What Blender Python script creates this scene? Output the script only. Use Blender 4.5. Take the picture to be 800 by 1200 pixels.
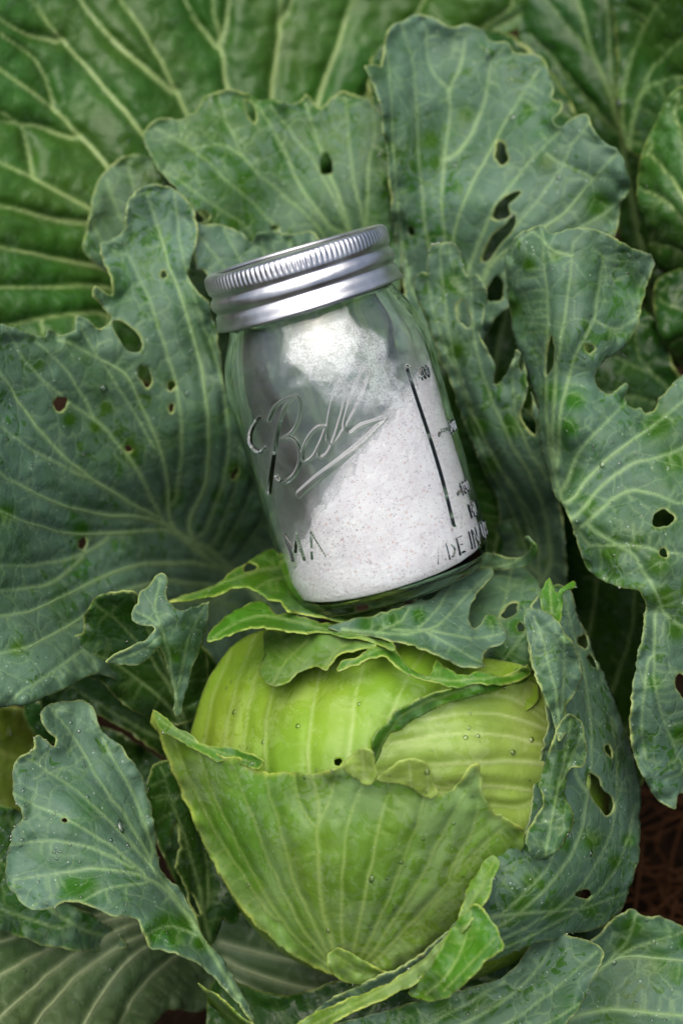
import bpy, math, random
import numpy as np
from mathutils import Vector, Matrix
from mathutils.geometry import delaunay_2d_cdt

random.seed(7)
RNG = np.random.default_rng(11)
scene = bpy.context.scene
for o in list(bpy.data.objects):
    bpy.data.objects.remove(o)

# ------------------------------------------------------------------ camera
DIST = 860.0            # mm from lens to the plane through the jar's axis
FPX = 2717.0            # focal length in photo pixels (photo 800 x 1200)
PITCH = math.radians(50)
O_REF = Vector((0.0, 0.0, 0.235))
FWD = Vector((0, math.cos(PITCH), -math.sin(PITCH)))
UPV = Vector((0, math.sin(PITCH), math.cos(PITCH)))
RIGHT = Vector((1, 0, 0))
CAM = O_REF - FWD * (DIST / 1000)
cam_data = bpy.data.cameras.new('camera')
cam = bpy.data.objects.new('camera', cam_data)
scene.collection.objects.link(cam)
cam.matrix_world = Matrix.Translation(CAM) @ Matrix((RIGHT, UPV, -FWD)).transposed().to_4x4()
cam_data.sensor_fit = 'VERTICAL'
cam_data.sensor_height = 36
cam_data.lens = 36 * FPX / 1200
cam_data.clip_start = 0.05
cam_data.clip_end = 200
cam_data.dof.use_dof = True
cam_data.dof.focus_distance = (DIST - 34) / 1000
cam_data.dof.aperture_fstop = 7.0
scene.camera = cam

# ------------------------------------------------------------------ light: bright overcast
SUN_EL, SUN_AZ = math.radians(79), math.radians(235)
world = bpy.data.worlds.new('World')
scene.world = world
world.use_nodes = True
nt = world.node_tree
bg = nt.nodes['Background']
sky = nt.nodes.new('ShaderNodeTexSky')
sky.sky_type = 'NISHITA'
sky.sun_disc = False
sky.sun_elevation = SUN_EL
sky.sun_rotation = SUN_AZ
sky.dust_density = 6.0
sky.air_density = 1.0
nt.links.new(sky.outputs[0], bg.inputs[0])
bg.inputs[1].default_value = 0.05

sun_data = bpy.data.lights.new('sun', 'SUN')
sun_data.energy = 1.5
sun_data.angle = math.radians(80)
sun_data.color = (1.0, 0.965, 0.91)
sun = bpy.data.objects.new('sun', sun_data)
scene.collection.objects.link(sun)
sd = Vector((math.sin(SUN_AZ) * math.cos(SUN_EL), math.cos(SUN_AZ) * math.cos(SUN_EL), math.sin(SUN_EL)))
sun.rotation_euler = sd.to_track_quat('Z', 'Y').to_euler()
sun.location = sd * 3
scene.view_settings.view_transform = 'Standard'
scene.view_settings.look = 'None'
scene.view_settings.exposure = 1.65
scene.view_settings.gamma = 1
scene.view_settings.use_curve_mapping = False
scene.cycles.use_denoising = True
scene.cycles.transparent_max_bounces = 24
scene.cycles.max_bounces = 14
scene.cycles.transmission_bounces = 14
scene.cycles.sample_clamp_indirect = 6

# ------------------------------------------------------------------ helpers
def unproject(px, py, h):
    """photo pixel + height toward the lens (mm over the jar plane) -> world metres"""
    px, py, h = np.broadcast_arrays(np.asarray(px, float), np.asarray(py, float), np.asarray(h, float))
    d = DIST - h
    X = (px - 400) / FPX * d / 1000
    Y = (600 - py) / FPX * d / 1000
    Z = d / 1000
    return (np.array(CAM)[None] + X[..., None] * np.array(RIGHT) + Y[..., None] * np.array(UPV) + Z[..., None] * np.array(FWD))

def tag(o, label=None, cat=None, group=None, kind=None):
    if label: o['label'] = label
    if cat: o['category'] = cat
    if group: o['group'] = group
    if kind: o['kind'] = kind
    return o

def empty(name, loc):
    o = bpy.data.objects.new(name, None)
    o.empty_display_size = 0.02
    o.location = loc
    scene.collection.objects.link(o)
    return o

def mesh_obj(name, verts, faces, mat, parent=None, smooth=True, attrs=None):
    """verts (n,3) array in world metres; faces list of tuples or (n,3|4) array"""
    verts = np.asarray(verts, float)
    off = np.zeros(3)
    p = parent
    while p is not None:
        off += np.array(p.location)
        p = p.parent
    me = bpy.data.meshes.new(name)
    if isinstance(faces, np.ndarray):
        faces = [faces]
    elif faces and not isinstance(faces[0], np.ndarray):
        by = {}
        for f in faces: by.setdefault(len(f), []).append(f)
        faces = [np.array(v) for v in by.values()]
    loops = np.concatenate([f.ravel() for f in faces]).astype(np.int32)
    counts = np.concatenate([np.full(len(f), f.shape[1]) for f in faces])
    starts = np.concatenate([[0], np.cumsum(counts)[:-1]]).astype(np.int32)
    me.vertices.add(len(verts))
    me.vertices.foreach_set('co', (verts - off).astype(np.float32).ravel())
    me.loops.add(len(loops))
    me.loops.foreach_set('vertex_index', loops)
    me.polygons.add(len(counts))
    me.polygons.foreach_set('loop_start', starts)
    me.update(calc_edges=True)
    me.validate()
    if smooth:
        me.polygons.foreach_set('use_smooth', np.ones(len(me.polygons), bool))
    if attrs is not None:
        for k, v in attrs.items():
            a = me.attributes.new(k, 'FLOAT_COLOR', 'POINT')
            a.data.foreach_set('color', np.asarray(v, np.float32).ravel())
    me.materials.append(mat)
    me.update()
    o = bpy.data.objects.new(name, me)
    o.parent = parent
    scene.collection.objects.link(o)
    return o

def vnoise(x, y, seed):
    """smooth 2-D value noise, -1..1"""
    r = np.random.default_rng(seed).uniform(-1, 1, (64, 64))
    xi = np.floor(x).astype(int); yi = np.floor(y).astype(int)
    fx = x - xi; fy = y - yi
    fx = fx * fx * (3 - 2 * fx); fy = fy * fy * (3 - 2 * fy)
    g = lambda a, b: r[a % 64, b % 64]
    return (g(xi, yi) * (1 - fx) * (1 - fy) + g(xi + 1, yi) * fx * (1 - fy)
            + g(xi, yi + 1) * (1 - fx) * fy + g(xi + 1, yi + 1) * fx * fy)

def inside(px, py, poly):
    out = np.zeros(len(px), bool)
    x0, y0 = poly[:, 0], poly[:, 1]
    x1, y1 = np.roll(x0, -1), np.roll(y0, -1)
    for i in range(0, len(px), 4000):
        X = px[i:i + 4000, None]; Y = py[i:i + 4000, None]
        c = (y0 > Y) != (y1 > Y)
        with np.errstate(divide='ignore', invalid='ignore'):
            xc = x0 + (Y - y0) * (x1 - x0) / (y1 - y0)
        out[i:i + 4000] = (np.sum(c & (X < xc), axis=1) % 2) == 1
    return out

def catmull(pts, step, closed):
    P = np.asarray(pts, float)
    n = len(P)
    out = []
    rng = range(n) if closed else range(n - 1)
    for i in rng:
        if closed:
            a, b, c, d = P[i - 1], P[i], P[(i + 1) % n], P[(i + 2) % n]
        else:
            a, b, c, d = P[max(i - 1, 0)], P[i], P[i + 1], P[min(i + 2, n - 1)]
        L = np.linalg.norm(c - b)
        k = max(1, int(L / step))
        # centripetal-ish: scale tangents by the segment length
        la = max(np.linalg.norm(b - a), 1e-6); lc = max(np.linalg.norm(d - c), 1e-6)
        m1 = ((b - a) / la + (c - b) / max(L, 1e-6)) * 0.5 * min(L, 1.6 * la)
        m2 = ((c - b) / max(L, 1e-6) + (d - c) / lc) * 0.5 * min(L, 1.6 * lc)
        t = np.arange(k)[:, None] / k
        out.append((2 * t**3 - 3 * t**2 + 1) * b + (t**3 - 2 * t**2 + t) * m1 + (-2 * t**3 + 3 * t**2) * c + (t**3 - t**2) * m2)
    if not closed:
        out.append(P[-1:])
    return np.concatenate(out)

def tps(ctrl):
    C = np.array([(c[0], c[1]) for c in ctrl], float) / 100
    H = np.array([c[2] for c in ctrl], float)
    n = len(C)
    r2 = ((C[:, None] - C[None]) ** 2).sum(-1)
    K = np.where(r2 > 0, r2 * np.log(np.maximum(r2, 1e-12)), 0) + np.eye(n) * 0.02
    if n < 4:
        A = np.c_[np.ones(n), C]
        w = np.linalg.lstsq(A, H, rcond=None)[0]
        return lambda x, y: w[0] + w[1] * x / 100 + w[2] * y / 100
    A = np.zeros((n + 3, n + 3))
    A[:n, :n] = K; A[:n, n] = 1; A[:n, n + 1:] = C; A[n, :n] = 1; A[n + 1:, :n] = C.T
    w = np.linalg.lstsq(A, np.r_[H, 0, 0, 0], rcond=None)[0]
    def f(x, y):
        x = np.asarray(x, float) / 100; y = np.asarray(y, float) / 100
        out = w[n] + w[n + 1] * x + w[n + 2] * y
        for i in range(n):
            q = (x - C[i, 0])**2 + (y - C[i, 1])**2
            out = out + w[i] * q * np.log(np.maximum(q, 1e-12))
        return out
    return f

def HE(x, y, s=1.0):
    """front surface of the cabbage head, mm"""
    q = 1 - ((x - 475) / (265 * s))**2 - ((y - 940) / (240 * s))**2
    return -25 + 80 * s * math.sqrt(max(q, 0.02))

# ------------------------------------------------------------------ node materials
class NT:
    def __init__(self, name):
        self.m = bpy.data.materials.new(name)
        self.m.use_nodes = True
        self.t = self.m.node_tree
        self.t.nodes.clear()
        self.out = self.n('ShaderNodeOutputMaterial')
    def n(self, kind, **kw):
        nd = self.t.nodes.new(kind)
        for k, v in kw.items():
            setattr(nd, k, v)
        return nd
    def l(self, a, b):
        self.t.links.new(a, b)
    def setv(self, sock, v):
        if isinstance(v, bpy.types.NodeSocket): self.l(v, sock)
        elif isinstance(v, (tuple, list)): sock.default_value = (*v, 1.0) if len(v) == 3 and sock.type == 'RGBA' else v
        else: sock.default_value = v
    def mix(self, f, a, b):
        nd = self.n('ShaderNodeMix', data_type='RGBA')
        self.setv(nd.inputs[0], f); self.setv(nd.inputs[6], a); self.setv(nd.inputs[7], b)
        return nd.outputs[2]
    def math(self, op, a, b=0.0, clamp=False):
        nd = self.n('ShaderNodeMath', operation=op, use_clamp=clamp)
        self.setv(nd.inputs[0], a); self.setv(nd.inputs[1], b)
        return nd.outputs[0]
    def ramp(self, v, lo, hi, a=0.0, b=1.0):
        nd = self.n('ShaderNodeMapRange', interpolation_type='SMOOTHSTEP')
        for i, q in enumerate((v, lo, hi, a, b)): self.setv(nd.inputs[i], q)
        return nd.outputs[0]
    def noise(self, vec, scale, detail=3, rough=0.55, dist=0.0):
        nd = self.n('ShaderNodeTexNoise')
        self.l(vec, nd.inputs['Vector'])
        nd.inputs['Scale'].default_value = scale; nd.inputs['Detail'].default_value = detail
        nd.inputs['Roughness'].default_value = rough; nd.inputs['Distortion'].default_value = dist
        return nd
    def voro(self, vec, scale, feature='DISTANCE_TO_EDGE', rnd=1.0):
        nd = self.n('ShaderNodeTexVoronoi', feature=feature)
        self.l(vec, nd.inputs['Vector']); nd.inputs['Scale'].default_value = scale
        nd.inputs['Randomness'].default_value = rnd
        return nd

def leaf_material(name, fresh, waxy, vein, rim, wax=0.5, rough=0.45, trans=0.22, trans_col=(0.16, 0.30, 0.03),
                  net=0.3, speck=0.5, mott=1.0, veinmix=0.85, bump=0.6):
    k = NT(name)
    co = k.n('ShaderNodeTexCoord').outputs['Object']
    at = k.n('ShaderNodeAttribute', attribute_name='leafdata')
    sp = k.n('ShaderNodeSeparateColor'); k.l(at.outputs['Color'], sp.inputs[0])
    V, E, Rb = sp.outputs[0], sp.outputs[1], sp.outputs[2]
    # warped coordinates so that cells look grown
    wn = k.noise(co, 90, 2)
    add = k.n('ShaderNodeVectorMath', operation='MULTIPLY_ADD')
    k.l(wn.outputs['Color'], add.inputs[0]); add.inputs[1].default_value = (0.010,) * 3; k.l(co, add.inputs[2])
    wc = add.outputs[0]
    n_big = k.noise(co, 22, 4, 0.6, 0.4).outputs[0]
    n_mid = k.noise(wc, 75, 4, 0.65, 0.6).outputs[0]
    n_fine = k.noise(co, 420, 3, 0.6).outputs[0]
    w = k.math('ADD', k.math('MULTIPLY', n_big, 0.55), k.math('MULTIPLY', n_mid, 0.45))
    c0 = 0.5 + (0.5 - wax) * 0.42
    wm = k.ramp(w, c0 - 0.085 / mott, c0 + 0.085 / mott)
    n_rub = k.noise(wc, 150, 5, 0.62, 1.2).outputs[0]
    n_reg = k.noise(co, 28, 2).outputs[0]
    thr = k.ramp(n_reg, 0.35, 0.68, 0.66 + (wax - 0.7) * 0.5, 0.50 + (wax - 0.7) * 0.5)
    rubm = k.ramp(k.math('SUBTRACT', n_rub, thr), -0.012, 0.02)
    wm = k.math('MULTIPLY', wm, k.math('SUBTRACT', 1.0, k.math('MULTIPLY', rubm, 0.85), True))
    wm = k.math('MULTIPLY', wm, k.ramp(n_fine, 0.2, 0.62, 0.78, 1.0))
    wm = k.math('MULTIPLY', wm, k.math('SUBTRACT', 1.0, Rb, True))
    col = k.mix(wm, fresh, waxy)
    # tone shift across the blade
    hs = k.n('ShaderNodeHueSaturation')
    k.setv(hs.inputs['Value'], k.ramp(k.noise(co, 34, 3).outputs[0], 0.3, 0.7, 0.86, 1.13))
    k.setv(hs.inputs['Hue'], k.ramp(k.noise(co, 15, 2).outputs[0], 0.3, 0.7, 0.487, 0.513))
    k.l(col, hs.inputs['Color'])
    col = hs.outputs[0]
    # fine net of veinlets
    d1 = k.voro(wc, 88).outputs['Distance']
    d2 = k.voro(wc, 330).outputs['Distance']
    net1 = k.ramp(d1, 0.008, 0.055, 1.0, 0.0)
    net2 = k.ramp(d2, 0.02, 0.12, 1.0, 0.0)
    netm = k.math('ADD', k.math('MULTIPLY', net1, net), k.math('MULTIPLY', net2, net * 0.22), True)
    netm = k.math('MULTIPLY', netm, k.ramp(n_mid, 0.35, 0.65, 0.35, 1.0))
    col = k.mix(netm, col, vein)
    vm = k.math('MULTIPLY', V, k.ramp(n_fine, 0.25, 0.75, veinmix * 0.82, veinmix))
    col = k.mix(vm, col, vein)
    col = k.mix(k.math('MULTIPLY', k.math('POWER', E, 1.3), k.ramp(k.noise(co, 48, 4, 0.65).outputs[0], 0.36, 0.62, 0.12, 0.9)), col, rim)
    # pale dust and scars
    vs = k.voro(co, 520, 'F1')
    sm = k.math('MULTIPLY', k.ramp(vs.outputs['Distance'], 0.10, 0.26, 1.0, 0.0), k.ramp(k.noise(co, 260, 1).outputs[0], 0.58, 0.68))
    col = k.mix(k.math('MULTIPLY', sm, speck), col, (0.42, 0.50, 0.42))
    # a few brown nicks
    br = k.ramp(k.noise(wc, 130, 3, 0.7).outputs[0], 0.745, 0.78)
    col = k.mix(k.math('MULTIPLY', br, 0.55), col, (0.16, 0.12, 0.03))
    bs = k.n('ShaderNodeBsdfPrincipled')
    k.l(col, bs.inputs['Base Color'])
    k.setv(bs.inputs['Roughness'], k.ramp(wm, 0.0, 1.0, max(0.2, rough - 0.12), rough + 0.12))
    bs.inputs['Specular IOR Level'].default_value = 0.22
    bp = k.n('ShaderNodeBump'); bp.inputs['Strength'].default_value = bump; bp.inputs['Distance'].default_value = 0.0007
    hgt = k.math('ADD', k.math('MULTIPLY', k.math('MINIMUM', d1, 0.16), 2.4), k.math('MULTIPLY', n_fine, 0.35))
    hgt = k.math('ADD', hgt, k.math('MULTIPLY', k.math('MINIMUM', d2, 0.16), 0.9))
    k.l(hgt, bp.inputs['Height']); k.l(bp.outputs[0], bs.inputs['Normal'])
    tr = k.n('ShaderNodeBsdfTranslucent')
    k.setv(tr.inputs[0], k.mix(k.math('MULTIPLY', V, 0.6), trans_col, vein))
    ms = k.n('ShaderNodeMixShader'); ms.inputs[0].default_value = trans
    k.l(bs.outputs[0], ms.inputs[1]); k.l(tr.outputs[0], ms.inputs[2])
    k.l(ms.outputs[0], k.out.inputs[0])
    return k.m

RIM = (0.28, 0.34, 0.10)
M = {}
TC = (0.13, 0.27, 0.025)
M['waxy'] = leaf_material('leaf_waxy', (0.022, 0.074, 0.004), (0.060, 0.114, 0.074), (0.195, 0.300, 0.125), RIM, wax=0.76, net=0.24, trans=0.11, mott=0.6, veinmix=0.88, trans_col=TC)
M['mid'] = leaf_material('leaf_mid', (0.022, 0.074, 0.004), (0.058, 0.112, 0.062), (0.19, 0.295, 0.11), RIM, wax=0.66, net=0.24, trans=0.11, mott=0.6, veinmix=0.88, trans_col=TC)
M['back'] = leaf_material('leaf_back', (0.026, 0.080, 0.009), (0.062, 0.124, 0.044), (0.30, 0.40, 0.15), RIM, wax=0.45, rough=0.36, speck=0.05, net=0.05, mott=0.55, trans=0.16, trans_col=TC, veinmix=1.0)
M['dark'] = leaf_material('leaf_dark', (0.014, 0.050, 0.005), (0.034, 0.074, 0.036), (0.17, 0.26, 0.09), RIM, wax=0.42, rough=0.34, speck=0.15, net=0.10, mott=0.7, trans=0.15, trans_col=TC)  # dark glossy leaves; on hollow leaves the shade is put into this colour
M['inner'] = leaf_material('leaf_inner', (0.150, 0.255, 0.020), (0.205, 0.310, 0.060), (0.33, 0.43, 0.15), (0.34, 0.44, 0.10), wax=0.45,
                           rough=0.36, trans=0.16, trans_col=(0.36, 0.48, 0.05), net=0.06, speck=0.15, mott=0.6, veinmix=0.7, bump=0.25)
M['pale'] = leaf_material('leaf_pale', (0.205, 0.300, 0.050), (0.265, 0.355, 0.105), (0.40, 0.48, 0.20), (0.36, 0.45, 0.12), wax=0.5,
                          rough=0.33, trans=0.16, trans_col=(0.36, 0.48, 0.05), net=0.06, speck=0.15, mott=0.6, veinmix=0.7, bump=0.25)
M['wrap'] = leaf_material('leaf_wrap', (0.080, 0.165, 0.014), (0.125, 0.205, 0.064), (0.24, 0.33, 0.09), (0.36, 0.43, 0.075), wax=0.6,
                          rough=0.42, trans=0.18, trans_col=(0.27, 0.40, 0.04), net=0.12, speck=0.25, mott=0.7, veinmix=0.75, bump=0.3)
M['young'] = leaf_material('leaf_young', (0.050, 0.140, 0.007), (0.092, 0.178, 0.066), (0.23, 0.33, 0.10), (0.36, 0.43, 0.09), wax=0.5,
                           rough=0.42, trans=0.2, trans_col=(0.22, 0.40, 0.03), net=0.15, speck=0.3)
M['under'] = leaf_material('leaf_under', (0.044, 0.078, 0.026), (0.074, 0.112, 0.054), (0.25, 0.30, 0.155), RIM, wax=0.5, rough=0.5, speck=0.1, net=0.08, mott=0.6, trans=0.15, trans_col=TC)
M['old'] = leaf_material('leaf_old', (0.055, 0.085, 0.008), (0.08, 0.105, 0.018), (0.16, 0.19, 0.05), RIM, wax=0.4, rough=0.5, net=0.1, trans=0.1)

# ------------------------------------------------------------------ leaf builder
LEAF_SURF = {}
def splat(R, x0, y0, pts, wid, amp, rad):
    H, W = R.shape
    for (x, y), w, a in zip(pts, wid, amp):
        r = int(rad * w) + 2
        ix, iy = int(round(x - x0)), int(round(y - y0))
        xa, xb, ya, yb = max(ix - r, 0), min(ix + r + 1, W), max(iy - r, 0), min(iy + r + 1, H)
        if xa >= xb or ya >= yb: continue
        gx = np.arange(xa, xb) + x0 - x; gy = np.arange(ya, yb) + y0 - y
        v = a * np.exp(-(gx[None]**2 + gy[:, None]**2) / (w * w))
        np.maximum(R[ya:yb, xa:xb], v, out=R[ya:yb, xa:xb])

def bil(R, x0, y0, x, y):
    H, W = R.shape
    fx = np.clip(x - x0, 0, W - 1.001); fy = np.clip(y - y0, 0, H - 1.001)
    ix = fx.astype(int); iy = fy.astype(int); fx = fx - ix; fy = fy - iy
    return (R[iy, ix] * (1 - fx) * (1 - fy) + R[iy, ix + 1] * fx * (1 - fy) + R[iy + 1, ix] * (1 - fx) * fy + R[iy + 1, ix + 1] * fx * fy)

def grow_veins(poly, seeds, tang, gap, step, rng):
    """space colonisation: side veins grow from the traced ones toward empty blade"""
    x0, y0 = poly.min(0); x1, y1 = poly.max(0)
    n = min(int((x1 - x0) * (y1 - y0) / gap**2 * 1.3), 1800)
    A = np.c_[rng.uniform(x0, x1, n), rng.uniform(y0, y1, n)]
    A = A[inside(A[:, 0], A[:, 1], poly)]
    if not len(A): return []
    nodes = seeds.copy(); gen = np.zeros(len(nodes)); dirs = tang.copy(); par = np.full(len(nodes), -1)
    d2 = ((A[:, None] - nodes[None])**2).sum(-1)
    near = d2.argmin(1); dist = np.sqrt(d2.min(1))
    alive = dist > gap * 0.85
    for _ in range(70):
        act = alive & (dist < gap * 6)
        if not act.any(): break
        new = []; ng = []; nd = []; npar = []
        for i in np.unique(near[act]):
            v = A[act & (near == i)] - nodes[i]
            v = (v / np.linalg.norm(v, axis=1)[:, None]).mean(0)
            L = np.linalg.norm(v)
            if L < 0.15: continue
            v = v / L + dirs[i] * (0.75 if gen[i] == 0 else 0.55) + rng.normal(0, 0.14, 2)
            v /= np.linalg.norm(v)
            new.append(nodes[i] + v * step); ng.append(gen[i] + 1); nd.append(v); npar.append(i)
        if not new: break
        base = len(nodes); new = np.array(new)
        nodes = np.r_[nodes, new]; gen = np.r_[gen, ng]; dirs = np.r_[dirs, np.array(nd)]; par = np.r_[par, npar]
        dn = np.sqrt(((A[:, None] - new[None])**2).sum(-1))
        m = dn.min(1); am = dn.argmin(1)
        up = m < dist
        near[up] = am[up] + base; dist[up] = m[up]
        alive &= dist > gap * 0.42
    far = np.zeros(len(nodes))                       # steps still to go beyond each node
    for i in range(len(nodes) - 1, len(seeds) - 1, -1):
        far[par[i]] = max(far[par[i]], far[i] + 1)
    segs = []
    keep = np.zeros(len(nodes), bool)
    for i in range(len(seeds), len(nodes)):
        if par[i] < len(seeds): keep[i] = far[i] >= 3
        else: keep[i] = keep[par[i]]
        if keep[i]: segs.append((nodes[par[i]], nodes[i], gen[i]))
    return segs

LEAF_N = [0]
def leaf(name, parent, mat, outline, ctrl, veins=(), holes=(), rub=(), s=2.6, jag=1.0, ruffle=2.0, undul=1.5, thick=0.7,
         gap=17, bulge=0.5, edge_w=1.7, minor=0.48, label=None, vscale=1.0, notch=0.0, ribs=5.5, arch=1.3):
    ruffle *= 1.6; undul *= 1.5
    LEAF_N[0] += 1
    seed = 100 + LEAF_N[0] * 7
    rng = np.random.default_rng(seed)
    ctrl = [(c[0], c[1], HE(c[0], c[1]) + c[3]) if len(c) == 4 else c for c in ctrl]
    hf = tps(ctrl)
    step = s * 0.8
    def rough_loop(P, amt):
        d = np.r_[0, np.cumsum(np.linalg.norm(np.diff(P, axis=0), axis=1))]
        t = np.roll(P, -1, 0) - np.roll(P, 1, 0)
        nrm = np.c_[-t[:, 1], t[:, 0]] / np.maximum(np.linalg.norm(t, axis=1), 1e-6)[:, None]
        z = np.zeros_like(d)
        j = (1.5 * vnoise(d / 17, z, seed) + 0.9 * vnoise(d / 6.5, z + 3, seed) + 0.45 * vnoise(d / 3, z + 9, seed)) * amt
        if notch > 0:
            j = j - notch * np.clip(vnoise(d / 9, z + 21, seed) - 0.45, 0, 1) * 10
        fade = np.clip(np.minimum(d, d[-1] - d) / 12, 0, 1)
        return P + nrm * (j * fade)[:, None]
    poly = rough_loop(catmull(outline, step, True), jag)
    loops = [poly]
    for hshape in holes:
        if len(hshape) >= 4 and not hasattr(hshape[0], '__len__'):
            cx, cy, rx, ry = hshape[:4]; rot = math.radians(hshape[4]) if len(hshape) > 4 else 0
            th = np.linspace(0, 2 * math.pi, max(12, int(2 * math.pi * max(rx, ry) / step)), endpoint=False)
            rr = 1 + 0.13 * np.sin(2 * th + rng.uniform(0, 6)) + 0.09 * np.sin(3 * th + rng.uniform(0, 6)) + 0.07 * np.sin(5 * th + rng.uniform(0, 6))
            ex, ey = rx * rr * np.cos(th), ry * rr * np.sin(th)
            loops.append(np.c_[cx + ex * math.cos(rot) - ey * math.sin(rot), cy + ex * math.sin(rot) + ey * math.cos(rot)])
        else:
            loops.append(rough_loop(catmull(hshape, step, True), 0.5))
    x0, y0 = np.floor(poly.min(0)) - 4; x1, y1 = np.ceil(poly.max(0)) + 4
    W, H = int(x1 - x0) + 1, int(y1 - y0) + 1
    # --- rasters: veins, wide grooves, margin
    Vr = np.zeros((H, W)); Gr = np.zeros((H, W)); Er = np.zeros((H, W)); Fr = np.zeros((H, W)); Wr = np.zeros((H, W))
    seeds = []
    curves = [(wv, catmull(pts, 2.0, False)) for wv, pts in veins]
    for i, (wv, c) in enumerate(curves):        # let side veins reach the vein they spring from
        others = [q for j, (_, q) in enumerate(curves) if j != i]
        if not others or len(c) < 4: continue
        Q = np.concatenate(others); e = c[-1]; tdir = c[-1] - c[-4]; tdir = tdir / max(np.linalg.norm(tdir), 1e-6)
        v = Q - e; L = np.linalg.norm(v, axis=1)
        if L.min() < 4: continue
        cosv = (v @ tdir) / np.maximum(L, 1e-6)
        cand = (cosv > 0.90) & (L < 140)
        if not cand.any(): continue
        t_ = Q[np.where(cand)[0][np.argmin(L[cand])]]
        n_ = max(3, int(np.linalg.norm(t_ - e) / 2))
        u_ = np.linspace(0, 1, n_)[1:, None]
        ctrl_ = e + tdir * np.linalg.norm(t_ - e) * 0.55
        curves[i] = (wv, np.r_[c, (1 - u_)**2 * e + 2 * u_ * (1 - u_) * ctrl_ + u_**2 * t_])
    rib_list = []; tangs = []
    for wv, c in curves:
        c = c + np.c_[vnoise(np.arange(len(c)) / 9.0, np.full(len(c), 5.0), seed + len(seeds)), vnoise(np.arange(len(c)) / 9.0, np.full(len(c), 8.0), seed + len(seeds))] * 1.1
        t = np.linspace(0, 1, len(c))
        wd = wv * vscale * (0.42 + 0.62 * t)         # traced from the tip to the base
        splat(Vr, x0, y0, c, np.maximum(wd * 0.5, 1.3), np.clip(0.72 + 0.5 * t, 0, 1) , 2.4)
        splat(Gr, x0, y0, c, wd * 2.4, np.ones(len(c)), 2.2)
        splat(Wr, x0, y0, c[::3], np.full(len(c[::3]), 11.0), np.clip(0.3 + 1.2 * t[::3], 0, 1), 2.0)
        seeds.append(c[::2]); tg_ = -np.gradient(c, axis=0)[::2]; tangs.append(tg_ / np.maximum(np.linalg.norm(tg_, axis=1), 1e-6)[:, None])
        if ribs and wv >= ribs: rib_list.append((c, wd))
    if seeds and gap:
        sg = grow_veins(poly, np.concatenate(seeds), np.concatenate(tangs), gap, 4.0, rng)
        if sg:
            a = np.array([q[0] for q in sg]); b = np.array([q[1] for q in sg]); g = np.array([q[2] for q in sg])
            mid = (a + b) / 2
            P = np.concatenate([a, mid]); gg = np.r_[g, g]
            wd = np.clip(2.2 - gg * 0.05, 1.5, 2.2) * vscale
            splat(Vr, x0, y0, P, wd * 0.75, np.clip(minor * (1.1 - gg * 0.035), minor * 0.35, 1), 2.3)
            splat(Gr, x0, y0, P, wd * 2.6, np.clip(0.75 - gg * 0.02, 0.3, 1), 2.2)
    for L in loops:
        n = len(L)
        splat(Er, x0, y0, L, np.full(n, edge_w * (0.9 if L is poly else 1.05)), np.ones(n), 2.4)
        if L is poly and ruffle:
            sub = L[::4]
            splat(Fr, x0, y0, sub, np.full(len(sub), 20.0), np.ones(len(sub)), 2.2)
    Rr = np.zeros((H, W))
    for q in rub:
        splat(Rr, x0, y0, [(q[0], q[1])], [q[2]], [1.3], 2.2)
    # --- points
    lat = []
    ys = np.arange(y0, y1, s * 0.866)
    for k, yy in enumerate(ys):
        xx = np.arange(x0 + (k % 2) * s / 2, x1, s)
        lat.append(np.c_[xx, np.full(len(xx), yy)])
    lat = np.concatenate(lat) + rng.uniform(-0.12, 0.12, (sum(map(len, lat)), 2)) * s
    # distance to any loop: fine raster of occupancy
    occ = np.zeros((H, W))
    for L in loops: splat(occ, x0, y0, L, np.full(len(L), s), np.ones(len(L)), 1.5)
    keep = bil(occ, x0, y0, lat[:, 0], lat[:, 1]) < math.exp(-0.36)
    lat = lat[keep]
    ins = inside(lat[:, 0], lat[:, 1], poly)
    for L in loops[1:]: ins &= ~inside(lat[:, 0], lat[:, 1], L)
    lat = lat[ins]
    V2 = np.concatenate(loops + [lat]); edges = []; b = 0
    for L in loops:
        n = len(L); edges += [(b + i, b + (i + 1) % n) for i in range(n)]; b += n
    res = delaunay_2d_cdt([Vector(p) for p in V2.tolist()], edges, [], 0, 1e-5, False)
    P2 = np.array([(v.x, v.y) for v in res[0]]); T = np.array(res[2])
    c = P2[T].mean(1)
    ok = inside(c[:, 0], c[:, 1], poly)
    for L in loops[1:]: ok &= ~inside(c[:, 0], c[:, 1], L)
    T = T[ok]
    used = np.unique(T); remap = np.full(len(P2), -1); remap[used] = np.arange(len(used))
    P2 = P2[used]; T = remap[T]
    x, y = P2[:, 0], P2[:, 1]
    # --- height toward the lens
    vv = bil(Vr, x0, y0, x, y); gv = bil(Gr, x0, y0, x, y); ev = bil(Er, x0, y0, x, y); fv = bil(Fr, x0, y0, x, y); rv = bil(Rr, x0, y0, x, y)
    h = hf(x, y) - arch * bil(Wr, x0, y0, x, y)
    h = h + undul * (1.7 * vnoise(x / 80, y / 80, seed + 1) + 0.32 * vnoise(x / 30, y / 30, seed + 2))
    h = h + ruffle * fv**1.5 * (1.5 * vnoise(x / 30, y / 30, seed + 3) + 0.7 * vnoise(x / 13, y / 13, seed + 4))
    W3 = unproject(x, y, h)
    fa = W3[T]
    fn = np.cross(fa[:, 1] - fa[:, 0], fa[:, 2] - fa[:, 0])
    flip = (fn * (np.array(CAM) - fa[:, 0])).sum(1) < 0
    T[flip] = T[flip][:, ::-1]; fn[flip] *= -1
    vn = np.zeros_like(W3)
    for i in range(3): np.add.at(vn, T[:, i], fn)
    vn /= np.maximum(np.linalg.norm(vn, axis=1), 1e-12)[:, None]
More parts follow.
